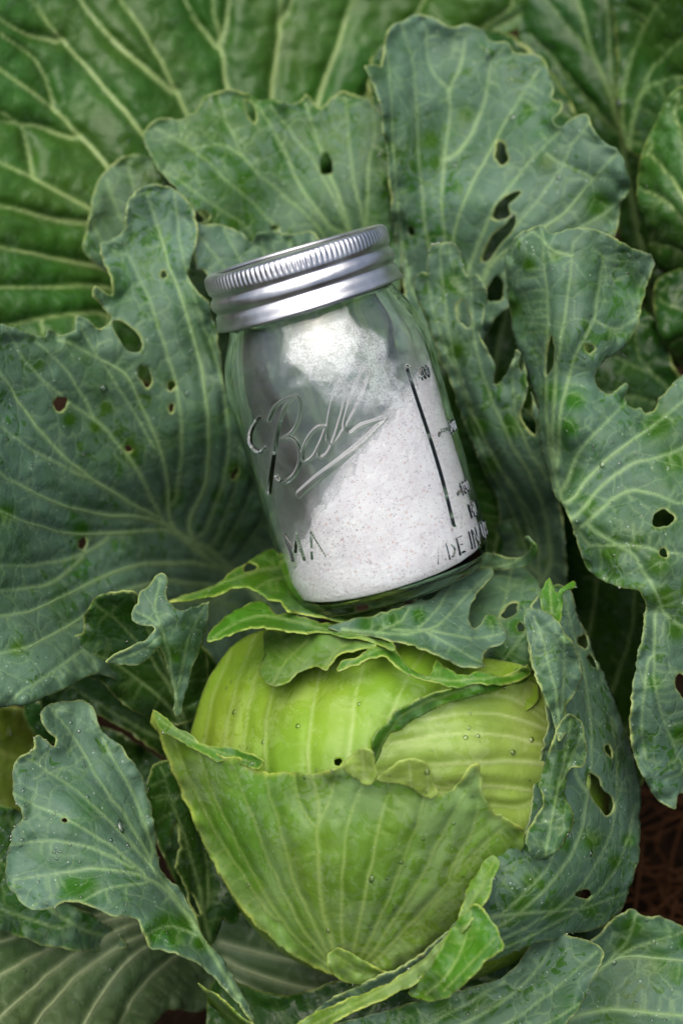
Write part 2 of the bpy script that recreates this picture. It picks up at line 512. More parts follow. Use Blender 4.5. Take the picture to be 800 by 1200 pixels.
    rel = bulge * (1 - gv) * (0.7 + 0.5 * vnoise(x / 12, y / 12, seed + 5)) + 0.34 * vv - 0.25 * bulge * ev
    top = W3 + vn * (rel / 1000)[:, None]
    tk = thick * (1 - 0.45 * ev) + 0.5 * vv
    bot = W3 - vn * ((tk - rel * 0.8) / 1000)[:, None]
    # --- rim
    E = np.concatenate([T[:, [0, 1]], T[:, [1, 2]], T[:, [2, 0]]])
    key = np.sort(E, 1); kk = key[:, 0].astype(np.int64) * (len(P2) + 1) + key[:, 1]
    u, inv, cnt = np.unique(kk, return_inverse=True, return_counts=True)
    B = E[cnt[inv] == 1]
    N = len(P2)
    rimq = np.c_[B[:, 1], B[:, 0], B[:, 0] + N, B[:, 1] + N]
    data = np.c_[np.clip(vv, 0, 1), np.clip(ev, 0, 1), np.clip(rv, 0, 1), np.ones(N)]
    o = mesh_obj(name, np.r_[top, bot], [np.r_[T, T[:, ::-1] + N], rimq], mat, parent, True, {'leafdata': np.r_[data, data]})
    if label: o['label'] = label
    def hh(x, y):
        f_ = bil(Fr, x0, y0, x, y)
        q_ = hf(x, y) - arch * bil(Wr, x0, y0, x, y) + undul * (1.7 * vnoise(x / 80, y / 80, seed + 1) + 0.32 * vnoise(x / 30, y / 30, seed + 2))
        return q_ + ruffle * f_**1.5 * (1.5 * vnoise(x / 30, y / 30, seed + 3) + 0.7 * vnoise(x / 13, y / 13, seed + 4))
    for c, wd in rib_list:                       # thick ribs stand proud of the blade
        inb = inside(c[:, 0], c[:, 1], poly)
        for L in loops[1:]: inb &= ~inside(c[:, 0], c[:, 1], L)
        run = np.where(inb)[0]
        if len(run) < 8: continue
        k_ = np.split(run, np.where(np.diff(run) > 1)[0] + 1)
        run = max(k_, key=len)[2:]
        if len(run) < 8: continue
        c, wd = c[run], wd[run]
        p0 = unproject(c[:, 0], c[:, 1], hh(c[:, 0], c[:, 1]))
        tg = np.gradient(p0, axis=0); tg /= np.linalg.norm(tg, axis=1)[:, None]
        e_ = 1.5
        nx = unproject(c[:, 0] + e_, c[:, 1], hh(c[:, 0] + e_, c[:, 1])) - unproject(c[:, 0] - e_, c[:, 1], hh(c[:, 0] - e_, c[:, 1]))
        ny = unproject(c[:, 0], c[:, 1] + e_, hh(c[:, 0], c[:, 1] + e_)) - unproject(c[:, 0], c[:, 1] - e_, hh(c[:, 0], c[:, 1] - e_))
        nn = np.cross(ny, nx); nn /= np.linalg.norm(nn, axis=1)[:, None]
        sg_ = np.sign((nn * (np.array(CAM) - p0)).sum(1)); nn *= sg_[:, None]
        sd_ = np.cross(tg, nn)
        tp_ = np.clip(np.arange(len(c)) / 30, 0.12, 1)
        hw = wd * 0.36 * 0.316e-3
        rows = []
        for a_ in np.linspace(0, math.pi, 7):
            rows.append(p0 + sd_ * (math.cos(a_) * hw * 1.15)[:, None] + nn * ((math.sin(a_) * hw * 0.75 * tp_ + (0.36 * tp_ - 0.30) * 1e-3 - (1 - math.sin(a_)) * 0.0004))[:, None])
        RV = np.stack(rows, 1).reshape(-1, 3)
        J = np.arange(len(RV)).reshape(len(c), 7)
        F_ = np.c_[J[:-1, :-1].ravel(), J[:-1, 1:].ravel(), J[1:, 1:].ravel(), J[1:, :-1].ravel()]
        F_ = np.r_[F_, np.c_[J[:-1, 6], J[:-1, 0], J[1:, 0], J[1:, 6]]]
        va_ = np.clip(0.55 + 0.4 * np.sin(np.linspace(0, math.pi, 7)), 0, 1)
        dt = np.zeros((len(RV), 4)); dt[:, 0] = np.tile(va_, len(c)); dt[:, 3] = 1
        mesh_obj('rib', RV, F_, mat, o, True, {'leafdata': dt})
    LEAF_SURF.setdefault(o.name, (top, T, vn, P2))
    return o

def fan(base, tips, w, bend=0.0, via=None):
    """veins from each tip to the common base, bowed"""
    out = []
    for t in tips:
        p, q = np.array(t[:2], float), np.array(base, float)
        d = q - p; nrm = np.array([-d[1], d[0]])
        bb = t[2] if len(t) > 2 else bend
        pts = [tuple(p), tuple(p + d * 0.35 + nrm * bb * 0.9), tuple(p + d * 0.7 + nrm * bb), tuple(q)]
        out.append((w, pts))
    return out

#PARTS_BELOW
# ------------------------------------------------------------------ ground
def soil_material():
    k = NT('soil')
    co = k.n('ShaderNodeTexCoord').outputs['Object']
    n1 = k.noise(co, 30, 6, 0.7).outputs[0]; n2 = k.noise(co, 240, 4, 0.7).outputs[0]
    col = k.mix(k.ramp(n1, 0.3, 0.7), (0.007, 0.004, 0.002), (0.019, 0.010, 0.005))
    col = k.mix(k.ramp(n2, 0.55, 0.75, 0, 0.5), col, (0.035, 0.020, 0.011))
    bs = k.n('ShaderNodeBsdfPrincipled'); k.l(col, bs.inputs['Base Color']); bs.inputs['Roughness'].default_value = 0.95; bs.inputs['Specular IOR Level'].default_value = 0.05
    bp = k.n('ShaderNodeBump'); bp.inputs['Strength'].default_value = 0.8; bp.inputs['Distance'].default_value = 0.004
    k.l(n2, bp.inputs['Height']); k.l(bp.outputs[0], bs.inputs['Normal'])
    k.l(bs.outputs[0], k.out.inputs[0])
    return k.m
near = np.arange(-0.45, 0.4501, 0.006)
far = np.array([0.5, 0.6, 0.8, 1.2, 2, 4, 10, 30, 80])
ax = np.r_[-far[::-1], near, far]
gx, gy = np.meshgrid(ax, ax)
gz = 0.006 * vnoise(gx / 0.05, gy / 0.05, 3) + 0.005 * vnoise(gx / 0.02, gy / 0.02, 4) + 0.003 * vnoise(gx / 0.009, gy / 0.009, 5)
n = len(ax)
idx = np.arange(n * n).reshape(n, n)
q = np.c_[idx[:-1, :-1].ravel(), idx[:-1, 1:].ravel(), idx[1:, 1:].ravel(), idx[1:, :-1].ravel()]
tag(mesh_obj('soil_ground', np.c_[gx.ravel(), gy.ravel(), gz.ravel()], q, soil_material()), 'dark brown garden soil under the cabbage plants', None, None, 'structure')

# ------------------------------------------------------------------ plants
STEM = unproject(465, 1190, -130)
STEM = np.array(STEM).reshape(3)
plant = tag(empty('cabbage_plant', (STEM[0], STEM[1], 0)), 'big cabbage plant with pale green head and hole-riddled leaves cradling the jar', 'cabbage')
NB = np.array((0.27, 0.36, 0.0))
plant2 = tag(empty('cabbage_plant', tuple(NB)), 'glossy dark leaves of neighbouring cabbage plant behind the chewed leaves', 'cabbage')

def tube(name, pts, radii, mat, parent, seg=20, flat=1.0, attrs=True):
    P = np.array(pts, float); n = len(P)
    T = np.gradient(P, axis=0); T /= np.linalg.norm(T, axis=1)[:, None]
    ref = np.array((0.31, 0.17, 0.93))
    vs = []
    for i in range(n):
        a = np.cross(T[i], ref); a /= np.linalg.norm(a); b = np.cross(T[i], a)
        th = np.linspace(0, 2 * math.pi, seg, endpoint=False)
        vs.append(P[i] + radii[i] * (np.cos(th)[:, None] * a + flat * np.sin(th)[:, None] * b))
    vs.append(P[:1]); vs.append(P[-1:])
    V = np.concatenate(vs)
    F = [(i * seg + j, i * seg + (j + 1) % seg, (i + 1) * seg + (j + 1) % seg, (i + 1) * seg + j) for i in range(n - 1) for j in range(seg)]
    F += [(n * seg, (j + 1) % seg, j) for j in range(seg)] + [(n * seg + 1, (n - 1) * seg + j, (n - 1) * seg + (j + 1) % seg) for j in range(seg)]
    A = {'leafdata': np.tile((0.35, 0, 0, 1.0), (len(V), 1))} if attrs else None
    return mesh_obj(name, V, F, mat, parent, True, A)

HC = np.array(unproject(475, 940, -25)).reshape(3)
st = np.linspace(0, 1, 8)[:, None]
tube('stem', STEM * (1 - st) * (1, 1, 0) + np.array((STEM[0], STEM[1], -0.02)) * 0 + (1 - st) * np.array((0, 0, -0.02)) + HC * st, [0.021, 0.020, 0.021, 0.022, 0.024, 0.026, 0.028, 0.03], M['under'], plant)
tube('stem', [NB + (0, 0, z) for z in (-0.02, 0.03, 0.08, 0.13)], [0.02, 0.021, 0.023, 0.02], M['under'], plant2)

# the firm head under the wrapper leaves
th = np.linspace(0, 2 * math.pi, 72, endpoint=False); ph = np.linspace(-math.pi / 2, math.pi / 2, 37)
TH, PH = np.meshgrid(th, ph)
rr = 1 + 0.012 * np.sin(5 * TH + 3 * PH) * np.cos(PH)
ex, ey, ez = (rr * np.cos(PH) * np.cos(TH)).ravel(), (rr * np.cos(PH) * np.sin(TH)).ravel(), (rr * np.sin(PH)).ravel()
SC = (DIST + 25) / FPX / 1000
HV = HC + ex[:, None] * 236 * SC * np.array(RIGHT) + ey[:, None] * 216 * SC * np.array(UPV) - ez[:, None] * 0.070 * np.array(FWD)
I = np.arange(len(ph) * 72).reshape(len(ph), 72)
HQ = np.c_[I[:-1].ravel(), np.roll(I[:-1], -1, 1).ravel(), np.roll(I[1:], -1, 1).ravel(), I[1:].ravel()]
hd = np.zeros((len(HV), 4)); hd[:, 0] = np.clip(np.abs(np.sin(9 * TH)).ravel()**18, 0, 1) * 0.5; hd[:, 3] = 1
head = mesh_obj('cabbage_head', HV, HQ, M['inner'], plant, True, {'leafdata': hd})
head['label'] = 'firm pale green cabbage head'

# ================================================================== leaves behind (out of focus)
leaf('outer_leaf', plant, M['back'],
     [(-60, -60), (150, -70), (400, -70), (640, -60), (636, 4), (620, 22), (596, 40), (570, 52), (540, 90), (480, 240), (430, 420), (420, 700), (400, 720), (300, 560), (230, 470), (120, 440), (-10, 440), (-70, 400), (-70, 150)],
     [(0, 0, -105), (200, 0, -135), (420, 0, -160), (620, 10, -165), (0, 200, -85), (0, 400, -75), (150, 200, -118), (110, 400, -100), (300, 150, -145), (320, 400, -150), (410, 700, -200), (230, 460, -125)],
     veins=[(6, [(30, -10), (45, 12), (80, 55), (125, 105), (168, 160), (240, 260), (320, 420)]), (4, [(0, 22), (35, 42), (62, 48)]),
            (5, [(85, -20), (98, 5), (130, 45), (165, 78), (200, 106)]), (6, [(130, -20), (145, 5), (175, 48), (200, 95), (218, 133), (270, 240), (330, 420)]),
            (4, [(210, -10), (228, 22), (250, 52)]), (6, [(245, -20), (250, 10), (258, 52), (267, 110), (300, 250), (340, 420)]), (4, [(270, -10), (266, 20), (260, 45)]),
            (7, [(325, -30), (328, 20), (325, 60), (318, 118), (325, 250), (345, 420)]), (4, [(345, -10), (338, 12), (328, 28)]),
            (6, [(420, -30), (408, 15), (392, 65), (372, 120), (355, 250), (350, 420)]), (4, [(510, -30), (480, 30), (420, 130), (365, 300)]),
            (4, [(600, 5), (570, 30), (520, 50), (440, 150)]), (3, [(635, 5), (600, 22), (560, 48)]),
            (6, [(-30, 60), (0, 82), (55, 122), (95, 160), (125, 195), (210, 300), (310, 430)]), (3, [(0, 40), (42, 72), (62, 122)]),
            (6, [(-30, 175), (0, 190), (45, 212), (108, 248), (200, 330), (310, 440)]), (3.5, [(0, 130), (25, 150), (38, 205)]),
            (4, [(-10, 140), (40, 148), (80, 160)]), (5, [(-30, 235), (20, 245), (60, 256), (108, 262)]),
            (6, [(-30, 285), (0, 290), (60, 302), (125, 316), (220, 370), (320, 450)]), (5, [(-30, 338), (60, 336), (125, 338), (230, 390), (320, 460)]), (5, [(-30, 390), (40, 375), (110, 367), (220, 410), (330, 470)])],
     s=3.6, jag=0.6, ruffle=1.5, undul=2.6, bulge=1.6, arch=4.5, gap=38, thick=1.2, minor=0.7, vscale=1.1, label='broad veined green leaf spread wide behind the others')

leaf('outer_leaf', plant, M['dark'], [(440, 60), (520, 40), (600, 44), (650, 90), (690, 170), (715, 300), (700, 420), (660, 560), (600, 760), (520, 760), (470, 560), (450, 300)],  # dark filler leaf added so holes and slits in front read as shade
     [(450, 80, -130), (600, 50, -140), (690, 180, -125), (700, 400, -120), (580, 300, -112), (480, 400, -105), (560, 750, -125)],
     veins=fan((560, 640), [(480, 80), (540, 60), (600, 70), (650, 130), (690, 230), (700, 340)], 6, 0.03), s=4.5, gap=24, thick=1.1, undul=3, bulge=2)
# neighbour plant, upper right
B = plant2
leaf('outer_leaf', B, M['dark'], [(610, -60), (604, 20), (606, 48), (625, 80), (660, 140), (700, 200), (740, 330), (770, 420), (800, 430), (780, 200), (745, 60), (740, -60)],
     [(610, 40, -165), (700, 0, -150), (740, 100, -140), (700, 200, -165), (780, 400, -190), (620, -40, -170)],
     veins=[(8, [(664, -50), (677, 0), (692, 55), (710, 100), (722, 135), (745, 260), (780, 420)]), (5, [(710, -40), (712, 20), (715, 70), (720, 130)]), (4, [(620, 40), (650, 70), (690, 120), (715, 150)]), (3, [(640, 0), (665, 30), (690, 60)])],
     s=4.2, undul=3, bulge=2.2, gap=20, thick=1.1)
leaf('outer_leaf', B, M['dark'], [(722, -60), (722, 60), (724, 140), (733, 175), (750, 190), (780, 420), (830, 420), (860, 200), (870, -60)],
     [(725, 0, -135), (725, 150, -120), (800, 0, -95), (860, 100, -80), (790, 400, -150), (760, 80, -120)],
     veins=[(5, [(790, -20), (762, 20), (742, 60), (728, 120), (735, 180)]), (5, [(830, 20), (790, 55), (765, 80), (745, 130), (736, 185)]), (4, [(840, 90), (790, 92), (755, 105), (740, 150)])],
     s=4.2, undul=2.5, bulge=2.0, gap=20, thick=1.1)
leaf('outer_leaf', B, M['back'], [(860, 120), (800, 100), (782, 118), (770, 140), (758, 165), (748, 200), (748, 250), (756, 285), (775, 318), (800, 330), (820, 350), (850, 420), (900, 400), (900, 130)],
     [(760, 200, -75), (800, 110, -70), (800, 320, -85), (870, 200, -40), (850, 400, -110), (780, 250, -62)],
     veins=[(6, [(760, 180), (790, 215), (830, 290), (860, 400)]), (4, [(755, 225), (785, 240), (820, 290)]), (4, [(762, 285), (790, 290), (830, 320)]), (4, [(790, 130), (810, 200), (850, 300)])],
     s=4, undul=3, bulge=2.2, gap=18, thick=1.1)
leaf('outer_leaf', B, M['dark'], [(860, 300), (800, 315), (775, 325), (765, 345), (768, 370), (775, 395), (790, 415), (815, 425), (860, 440)],
     [(770, 350, -88), (800, 320, -85), (800, 420, -95), (860, 380, -80), (780, 390, -82)],
     veins=[(4, [(770, 350), (800, 365), (860, 380)]), (3, [(785, 400), (815, 395), (860, 390)])], s=4, undul=3, bulge=2, gap=16, thick=1.1)
leaf('outer_leaf', B, M['dark'], [(690, 380), (740, 360), (775, 385), (790, 430), (830, 470), (850, 640), (780, 660), (720, 560), (690, 470)],
     [(700, 420, -80), (770, 400, -85), (800, 480, -90), (800, 640, -120), (720, 500, -85)],
     veins=[(4, [(710, 415), (745, 430), (765, 440), (830, 500)]), (3, [(740, 380), (750, 420), (770, 445)]), (3, [(705, 460), (740, 465), (790, 480)])],
     s=4, undul=2, bulge=1.5, gap=16, thick=1.1)

# ================================================================== leaves standing round the jar
leaf('outer_leaf', plant, M['mid'], [(97, 292), (104, 250), (110, 222), (128, 195), (150, 182), (178, 184), (200, 205), (240, 260), (330, 420), (360, 640), (300, 600), (200, 400), (140, 330), (118, 312), (104, 303)],
     [(100, 280, -78), (150, 185, -88), (200, 220, -92), (150, 300, -85), (300, 450, -125), (350, 640, -190)],
     veins=fan((300, 520), [(108, 260), (125, 210), (150, 190), (178, 192)], 3.2, 0.06), s=3.4, gap=17)

M2o = [(168, 160), (174, 146), (190, 138), (210, 139), (229, 132), (236, 118), (254, 108), (270, 104), (290, 109), (303, 118), (320, 116), (340, 122), (351, 119), (358, 109), (366, 116), (375, 126), (388, 113), (400, 107), (416, 112), (432, 118), (452, 142), (462, 200), (470, 300), (460, 500), (470, 720), (420, 720), (390, 560), (345, 420), (290, 330), (246, 285), (225, 246), (205, 220), (186, 200), (176, 178)]
leaf('outer_leaf', plant, M['mid'], M2o,
     [(168, 160, -72), (270, 106, -85), (400, 110, -92), (455, 150, -85), (320, 190, -84), (220, 240, -62), (400, 300, -88), (460, 500, -100), (445, 710, -120), (300, 390, -86)],
     veins=[(5, [(182, 150), (225, 175), (270, 215), (320, 262), (380, 360), (440, 600)]), (5, [(255, 112), (265, 140), (290, 190), (340, 235), (378, 275), (410, 400), (445, 600)]), (4, [(300, 122), (330, 170), (350, 215), (385, 262)]),
            (5, [(318, 125), (345, 160), (368, 190), (395, 240), (425, 330), (450, 600)]), (5, [(358, 120), (370, 160), (385, 200), (400, 240), (430, 330)]), (5, [(405, 115), (408, 160), (415, 215), (425, 260), (440, 400), (450, 600)]),
            (4, [(440, 150), (432, 200), (430, 260)]), (3.5, [(225, 175), (260, 170), (290, 190)]), (3.5, [(190, 200), (235, 230), (290, 270), (360, 380)])],
     holes=[(382, 193, 8.5, 11.5), [(288, 118), (296, 122), (300, 132), (298, 144), (292, 138), (288, 128)], (237, 254, 9, 6), (322, 267, 4, 3)],
     rub=[(275, 262, 10), (450, 180, 12)], s=2.9, undul=2.5, label='ruffled leaf behind the jar lid with one round hole')

M1o = [(427, 77), (436, 76), (446, 79), (448, 62), (451, 44), (458, 28), (470, 26), (485, 18), (500, 17), (512, 24), (524, 31), (545, 28), (560, 33), (577, 48), (592, 50), (603, 62), (630, 64), (641, 78), (646, 100), (648, 118), (658, 120), (656, 132), (648, 142), (655, 150), (672, 137), (686, 134), (694, 148), (702, 163), (722, 176), (734, 198), (739, 220), (728, 238), (724, 262), (712, 292), (660, 322), (612, 346), (580, 375), (560, 430), (556, 600), (560, 760), (500, 760), (480, 600), (480, 420), (472, 330), (460, 250), (452, 170), (440, 110)]
leaf('outer_leaf', plant, M['waxy'], M1o,
     [(430, 78, -64), (445, 140, -60), (500, 20, -84), (515, 150, -86), (590, 50, -88), (645, 100, -78), (690, 140, -60), (738, 220, -52), (720, 300, -60), (560, 180, -72), (470, 250, -76), (520, 330, -84), (610, 320, -66), (560, 600, -100), (550, 750, -125), (480, 600, -104)],
     veins=[(5, [(470, 30), (482, 70), (488, 130), (492, 200), (498, 265), (510, 340), (535, 600)]), (4, [(500, 35), (502, 75), (525, 110), (522, 170), (518, 230), (522, 300)]), (5, [(545, 45), (540, 75), (526, 108)]),
            (5, [(590, 55), (575, 75), (570, 110), (555, 150), (540, 175)]), (6, [(632, 80), (612, 110), (590, 145), (570, 185), (548, 225), (532, 280), (535, 340), (545, 600)]), (5, [(655, 155), (625, 185), (600, 215), (575, 250), (548, 320)]),
            (5, [(690, 145), (672, 165), (655, 200), (625, 240), (590, 280), (570, 310), (555, 380), (548, 600)]), (6, [(722, 182), (690, 215), (660, 250), (615, 280), (580, 305), (560, 340)]), (4, [(735, 225), (700, 255), (650, 280), (600, 310), (570, 350)]),
            (4, [(452, 60), (458, 110), (462, 200), (470, 280), (480, 330)]), (3, [(640, 180), (655, 190), (688, 205)])],
     holes=[(587, 180, 8, 12.5, -8), [(610, 225), (598, 226), (585, 236), (577, 255), (584, 258), (596, 252), (596, 240), (604, 233)], [(602, 252), (592, 262), (578, 275), (566, 296), (565, 306), (573, 304), (585, 288), (598, 272), (604, 260)], (580, 340, 11, 14, 30), (482, 271, 4, 6)],
     rub=[(505, 165, 9), (545, 135, 10), (700, 240, 18), (618, 130, 8), (450, 220, 8), (640, 190, 10), (510, 190, 9)], s=2.7, undul=2.5, ruffle=2.5, label='tall waxy leaf with torn slots rising behind the jar shoulder')

leaf('outer_leaf', plant, M['waxy'], [(222, 262), (240, 262), (262, 264), (283, 274), (294, 284), (302, 272), (318, 271), (340, 274), (366, 271), (380, 290), (420, 400), (430, 620), (390, 640), (345, 520), (310, 440), (275, 380), (240, 335), (228, 300)],
     [(225, 262, -58), (300, 280, -60), (366, 275, -62), (240, 345, -52), (330, 400, -74), (410, 620, -96)],
     veins=fan((390, 560), [(232, 275, -.05), (262, 270, -.04), (305, 280), (340, 280), (366, 278)], 4), s=2.9, undul=1.2, gap=15, holes=[(234, 330, 9, 16, -20)])

# the big left leaf, cupped, its ribs running to the right
L1o = [(262, 440), (256, 400), (250, 372), (243, 352), (231, 341), (221, 322), (227, 300), (231, 272), (226, 246), (214, 228), (196, 217), (176, 216), (160, 225), (148, 243), (145, 268), (132, 280), (117, 284), (118, 302), (130, 326), (131, 346), (112, 335), (107, 344), (118, 358), (130, 374), (118, 384), (101, 374), (91, 372), (88, 388), (72, 393), (56, 386), (52, 394), (20, 386), (-10, 376), (-70, 400), (-80, 700), (-60, 850), (0, 828), (40, 822), (78, 806), (110, 790), (150, 800), (240, 830), (400, 1010), (450, 1010), (400, 800), (360, 690), (330, 620), (296, 540), (275, 480)]
leaf('outer_leaf', plant, M['waxy'], L1o,
     [(190, 225, -48), (125, 300, -42), (240, 400, -46), (90, 390, -28), (0, 400, 0), (-60, 500, 30), (0, 600, 10), (-60, 780, 40), (40, 800, 22), (120, 480, -40), (170, 560, -66), (200, 620, -98), (270, 560, -76), (300, 660, -150), (100, 640, -48), (160, 690, -72), (120, 740, -34), (240, 720, -112), (420, 1000, -175), (330, 640, -135), (100, 780, -8)],
     veins=[(5, [(8, 388), (35, 430), (80, 470), (120, 500), (142, 525), (165, 558), (186, 600)]), (8, [(70, 398), (112, 418), (147, 438), (166, 478), (186, 520), (197, 562), (200, 612), (235, 650), (300, 690), (400, 900)]),
            (5, [(150, 300), (175, 350), (190, 395), (204, 440), (213, 500), (208, 575)]), (6, [(172, 225), (195, 300), (216, 360), (236, 430), (245, 500), (240, 570), (222, 615), (240, 650)]),
            (4, [(205, 225), (212, 290), (232, 360), (255, 430), (268, 500), (262, 560), (246, 612)]), (4, [(282, 520), (275, 575), (258, 620)]), (4, [(300, 560), (284, 602), (265, 640)]), (3, [(310, 600), (295, 630), (275, 655)]),
            (7, [(-20, 410), (0, 437), (40, 495), (85, 545), (140, 582), (182, 606), (235, 645)]), (4, [(-20, 480), (20, 515), (60, 540), (98, 558)]), (4, [(40, 400), (75, 430), (100, 470), (110, 490)]),
            (7, [(-20, 545), (0, 555), (50, 583), (110, 602), (180, 609), (225, 635)]), (7, [(-20, 592), (0, 598), (40, 615), (90, 626), (130, 626), (190, 622), (250, 648), (320, 720)]),
            (5, [(-20, 664), (20, 663), (60, 660), (95, 650), (122, 634)]), (5, [(-20, 694), (30, 690), (65, 680), (98, 652)]), (7, [(-20, 725), (40, 715), (90, 692), (140, 668), (200, 660), (270, 672), (330, 740)]),
            (6, [(-20, 770), (40, 755), (90, 728), (130, 700), (190, 682), (260, 690)]), (4, [(20, 815), (70, 780), (120, 745), (180, 712), (240, 705)]), (3, [(95, 385), (130, 440), (155, 480), (178, 520)])],
     holes=[(170, 440, 7, 13, -10), (71, 473, 9, 8, 35), (201, 452, 4, 6), (201, 478, 3, 5), [(132, 378), (142, 377), (158, 388), (167, 404), (164, 412), (150, 410), (138, 394)], (151, 526, 4, 4), (275, 556, 3.5, 7, 20), (192, 322, 4, 4), (97, 637, 5, 7)],
     rub=[(152, 528, 13), (80, 492, 9), (205, 582, 11), (6, 602, 12), (112, 500, 8), (95, 620, 11), (275, 550, 12), (125, 478, 8), (200, 585, 10), (20, 760, 10), (255, 580, 8)],
     s=2.5, undul=2.2, ruffle=2.2, bulge=1.0, vscale=1.05, label='big cupped blue-green leaf with pale ribs and beetle holes')

# right of the jar: shaded hollow leaf, then the narrow chewed lobe, then the big folded leaf
leaf('outer_leaf', plant, M['dark'], [(480, 420), (560, 440), (640, 500), (700, 560), (760, 640), (790, 760), (770, 880), (720, 960), (640, 1010), (520, 1010), (520, 800), (500, 620)],  # the hollow's shade is partly put into the darker leaf colour
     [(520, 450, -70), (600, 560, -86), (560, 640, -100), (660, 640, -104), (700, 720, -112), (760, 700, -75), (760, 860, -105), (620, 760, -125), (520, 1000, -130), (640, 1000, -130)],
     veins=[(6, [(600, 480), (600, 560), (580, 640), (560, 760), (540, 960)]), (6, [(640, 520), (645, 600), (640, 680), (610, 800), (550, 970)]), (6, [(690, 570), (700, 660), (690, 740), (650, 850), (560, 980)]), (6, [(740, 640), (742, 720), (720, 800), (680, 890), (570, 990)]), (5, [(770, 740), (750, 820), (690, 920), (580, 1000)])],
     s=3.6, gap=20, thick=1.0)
R1o = [(484, 334), (486, 322), (496, 318), (501, 322), (501, 300), (505, 288), (518, 285), (530, 286), (538, 294), (541, 308), (548, 324), (558, 321), (567, 332), (571, 348), (566, 372), (563, 392), (569, 410), (580, 428), (580, 450), (592, 440), (604, 410), (612, 420), (620, 452), (640, 500), (652, 560), (660, 620), (664, 700), (640, 820), (580, 1000), (500, 1000), (520, 800), (560, 660), (585, 610), (560, 540), (535, 470), (512, 410), (498, 372)]
leaf('outer_leaf', plant, M['waxy'], R1o,
     [(488, 330, -52), (520, 290, -42), (565, 340, -34), (545, 420, -40), (580, 440, -38), (600, 430, -34), (620, 480, -36), (570, 540, -58), (650, 570, -52), (620, 620, -92), (600, 700, -108), (550, 980, -140), (655, 700, -88)],
     veins=[(4, [(515, 290), (520, 340), (528, 400), (550, 470), (585, 550), (625, 610), (630, 700), (570, 960)]), (4, [(500, 330), (512, 380), (535, 440), (570, 520), (610, 590), (625, 640)]), (5, [(552, 330), (556, 400), (570, 450), (600, 520), (632, 580), (645, 640)]),
            (4, [(602, 420), (600, 460), (612, 510), (640, 560)]), (4, [(545, 460), (565, 530), (600, 600), (620, 660)])],
     holes=[(543, 368, 8, 14, -15), [(619, 452), (624, 470), (622, 485), (628, 500), (626, 509), (616, 500), (610, 485), (615, 468)], (611, 425, 3, 10)],
     rub=[(530, 330, 14), (560, 500, 14), (535, 410, 12), (600, 500, 12), (575, 545, 12)], s=2.7, undul=1.6, gap=13, label='narrow chewed leaf lobe pressed beside the jar')

R2o = [(592, 302), (598, 284), (606, 276), (622, 268), (634, 263), (648, 274), (664, 270), (680, 266), (700, 270), (716, 276), (738, 290), (762, 298), (766, 312), (758, 332), (752, 358), (748, 382), (732, 406), (712, 420), (700, 430), (696, 444), (700, 456), (712, 463), (724, 456), (732, 450), (733, 466), (740, 478), (750, 477), (756, 484), (764, 482), (772, 470), (790, 448), (830, 420), (900, 420), (980, 620), (960, 860), (840, 925), (796, 932), (790, 948), (778, 944), (764, 928), (750, 908), (740, 880), (737, 850), (742, 800), (750, 745), (756, 706), (750, 694), (738, 690), (712, 684), (692, 672), (680, 652), (671, 622), (658, 592), (646, 572), (640, 548), (632, 510), (628, 470), (616, 430), (604, 400), (596, 360)]  # right side, out of view, drawn out further to shade the soil
leaf('outer_leaf', plant, M['waxy'], R2o,
     [(600, 290, -22), (640, 270, -8), (700, 275, -8), (762, 305, -22), (740, 400, -20), (604, 380, -40), (620, 440, -40), (632, 510, -38), (652, 400, -4), (700, 440, -16), (656, 500, -6), (646, 560, -28), (668, 590, 2), (700, 670, 6), (700, 560, 2), (760, 490, -6), (800, 450, -16), (880, 450, -30), (776, 600, 16), (870, 650, 0), (755, 690, 22), (745, 800, 24), (750, 900, 14), (800, 780, 8), (950, 850, -40), (785, 940, 2)],
     veins=[(5, [(634, 268), (638, 310), (642, 360), (640, 410), (640, 470), (645, 530), (655, 575)]), (5, [(672, 285), (668, 320), (662, 370), (652, 430), (648, 490), (650, 540)]), (5, [(706, 300), (700, 340), (695, 372), (672, 420), (658, 480), (654, 540)]), (3.5, [(748, 370), (720, 385), (695, 374)]),
            (6, [(800, 470), (770, 495), (735, 520), (700, 548), (675, 580)]), (5, [(850, 480), (790, 530), (740, 545), (705, 570), (680, 600)]), (5, [(735, 470), (705, 500), (675, 535), (662, 570)]), (5, [(880, 580), (800, 590), (740, 575), (690, 610)]), (4, [(880, 640), (800, 650), (740, 640), (690, 640)]),
            (5, [(880, 750), (810, 740), (780, 720), (765, 690), (740, 650), (700, 625)]), (4, [(800, 900), (775, 840), (765, 780), (768, 720)]), (3.5, [(755, 890), (752, 840), (758, 780)]), (3.5, [(600, 290), (625, 272), (640, 285)])],
     holes=[(644, 418, 5, 20, 8), (690, 408, 5, 6), (776, 608, 12, 10.5), (777, 648, 5, 5), [(806, 800), (796, 790), (790, 800), (797, 816), (812, 826)]],
     rub=[(602, 360, 12), (645, 460, 13), (672, 470, 13), (715, 648, 12), (745, 640, 8), (770, 500, 20), (790, 540, 18), (770, 660, 16), (775, 700, 14), (790, 740, 12), (620, 310, 9), (650, 300, 8), (765, 800, 10), (690, 590, 8), (795, 860, 12), (668, 500, 12)],
     s=2.6, undul=2.2, ruffle=2.4, bulge=0.9, label='large folded leaf with round brown hole, right of the jar')

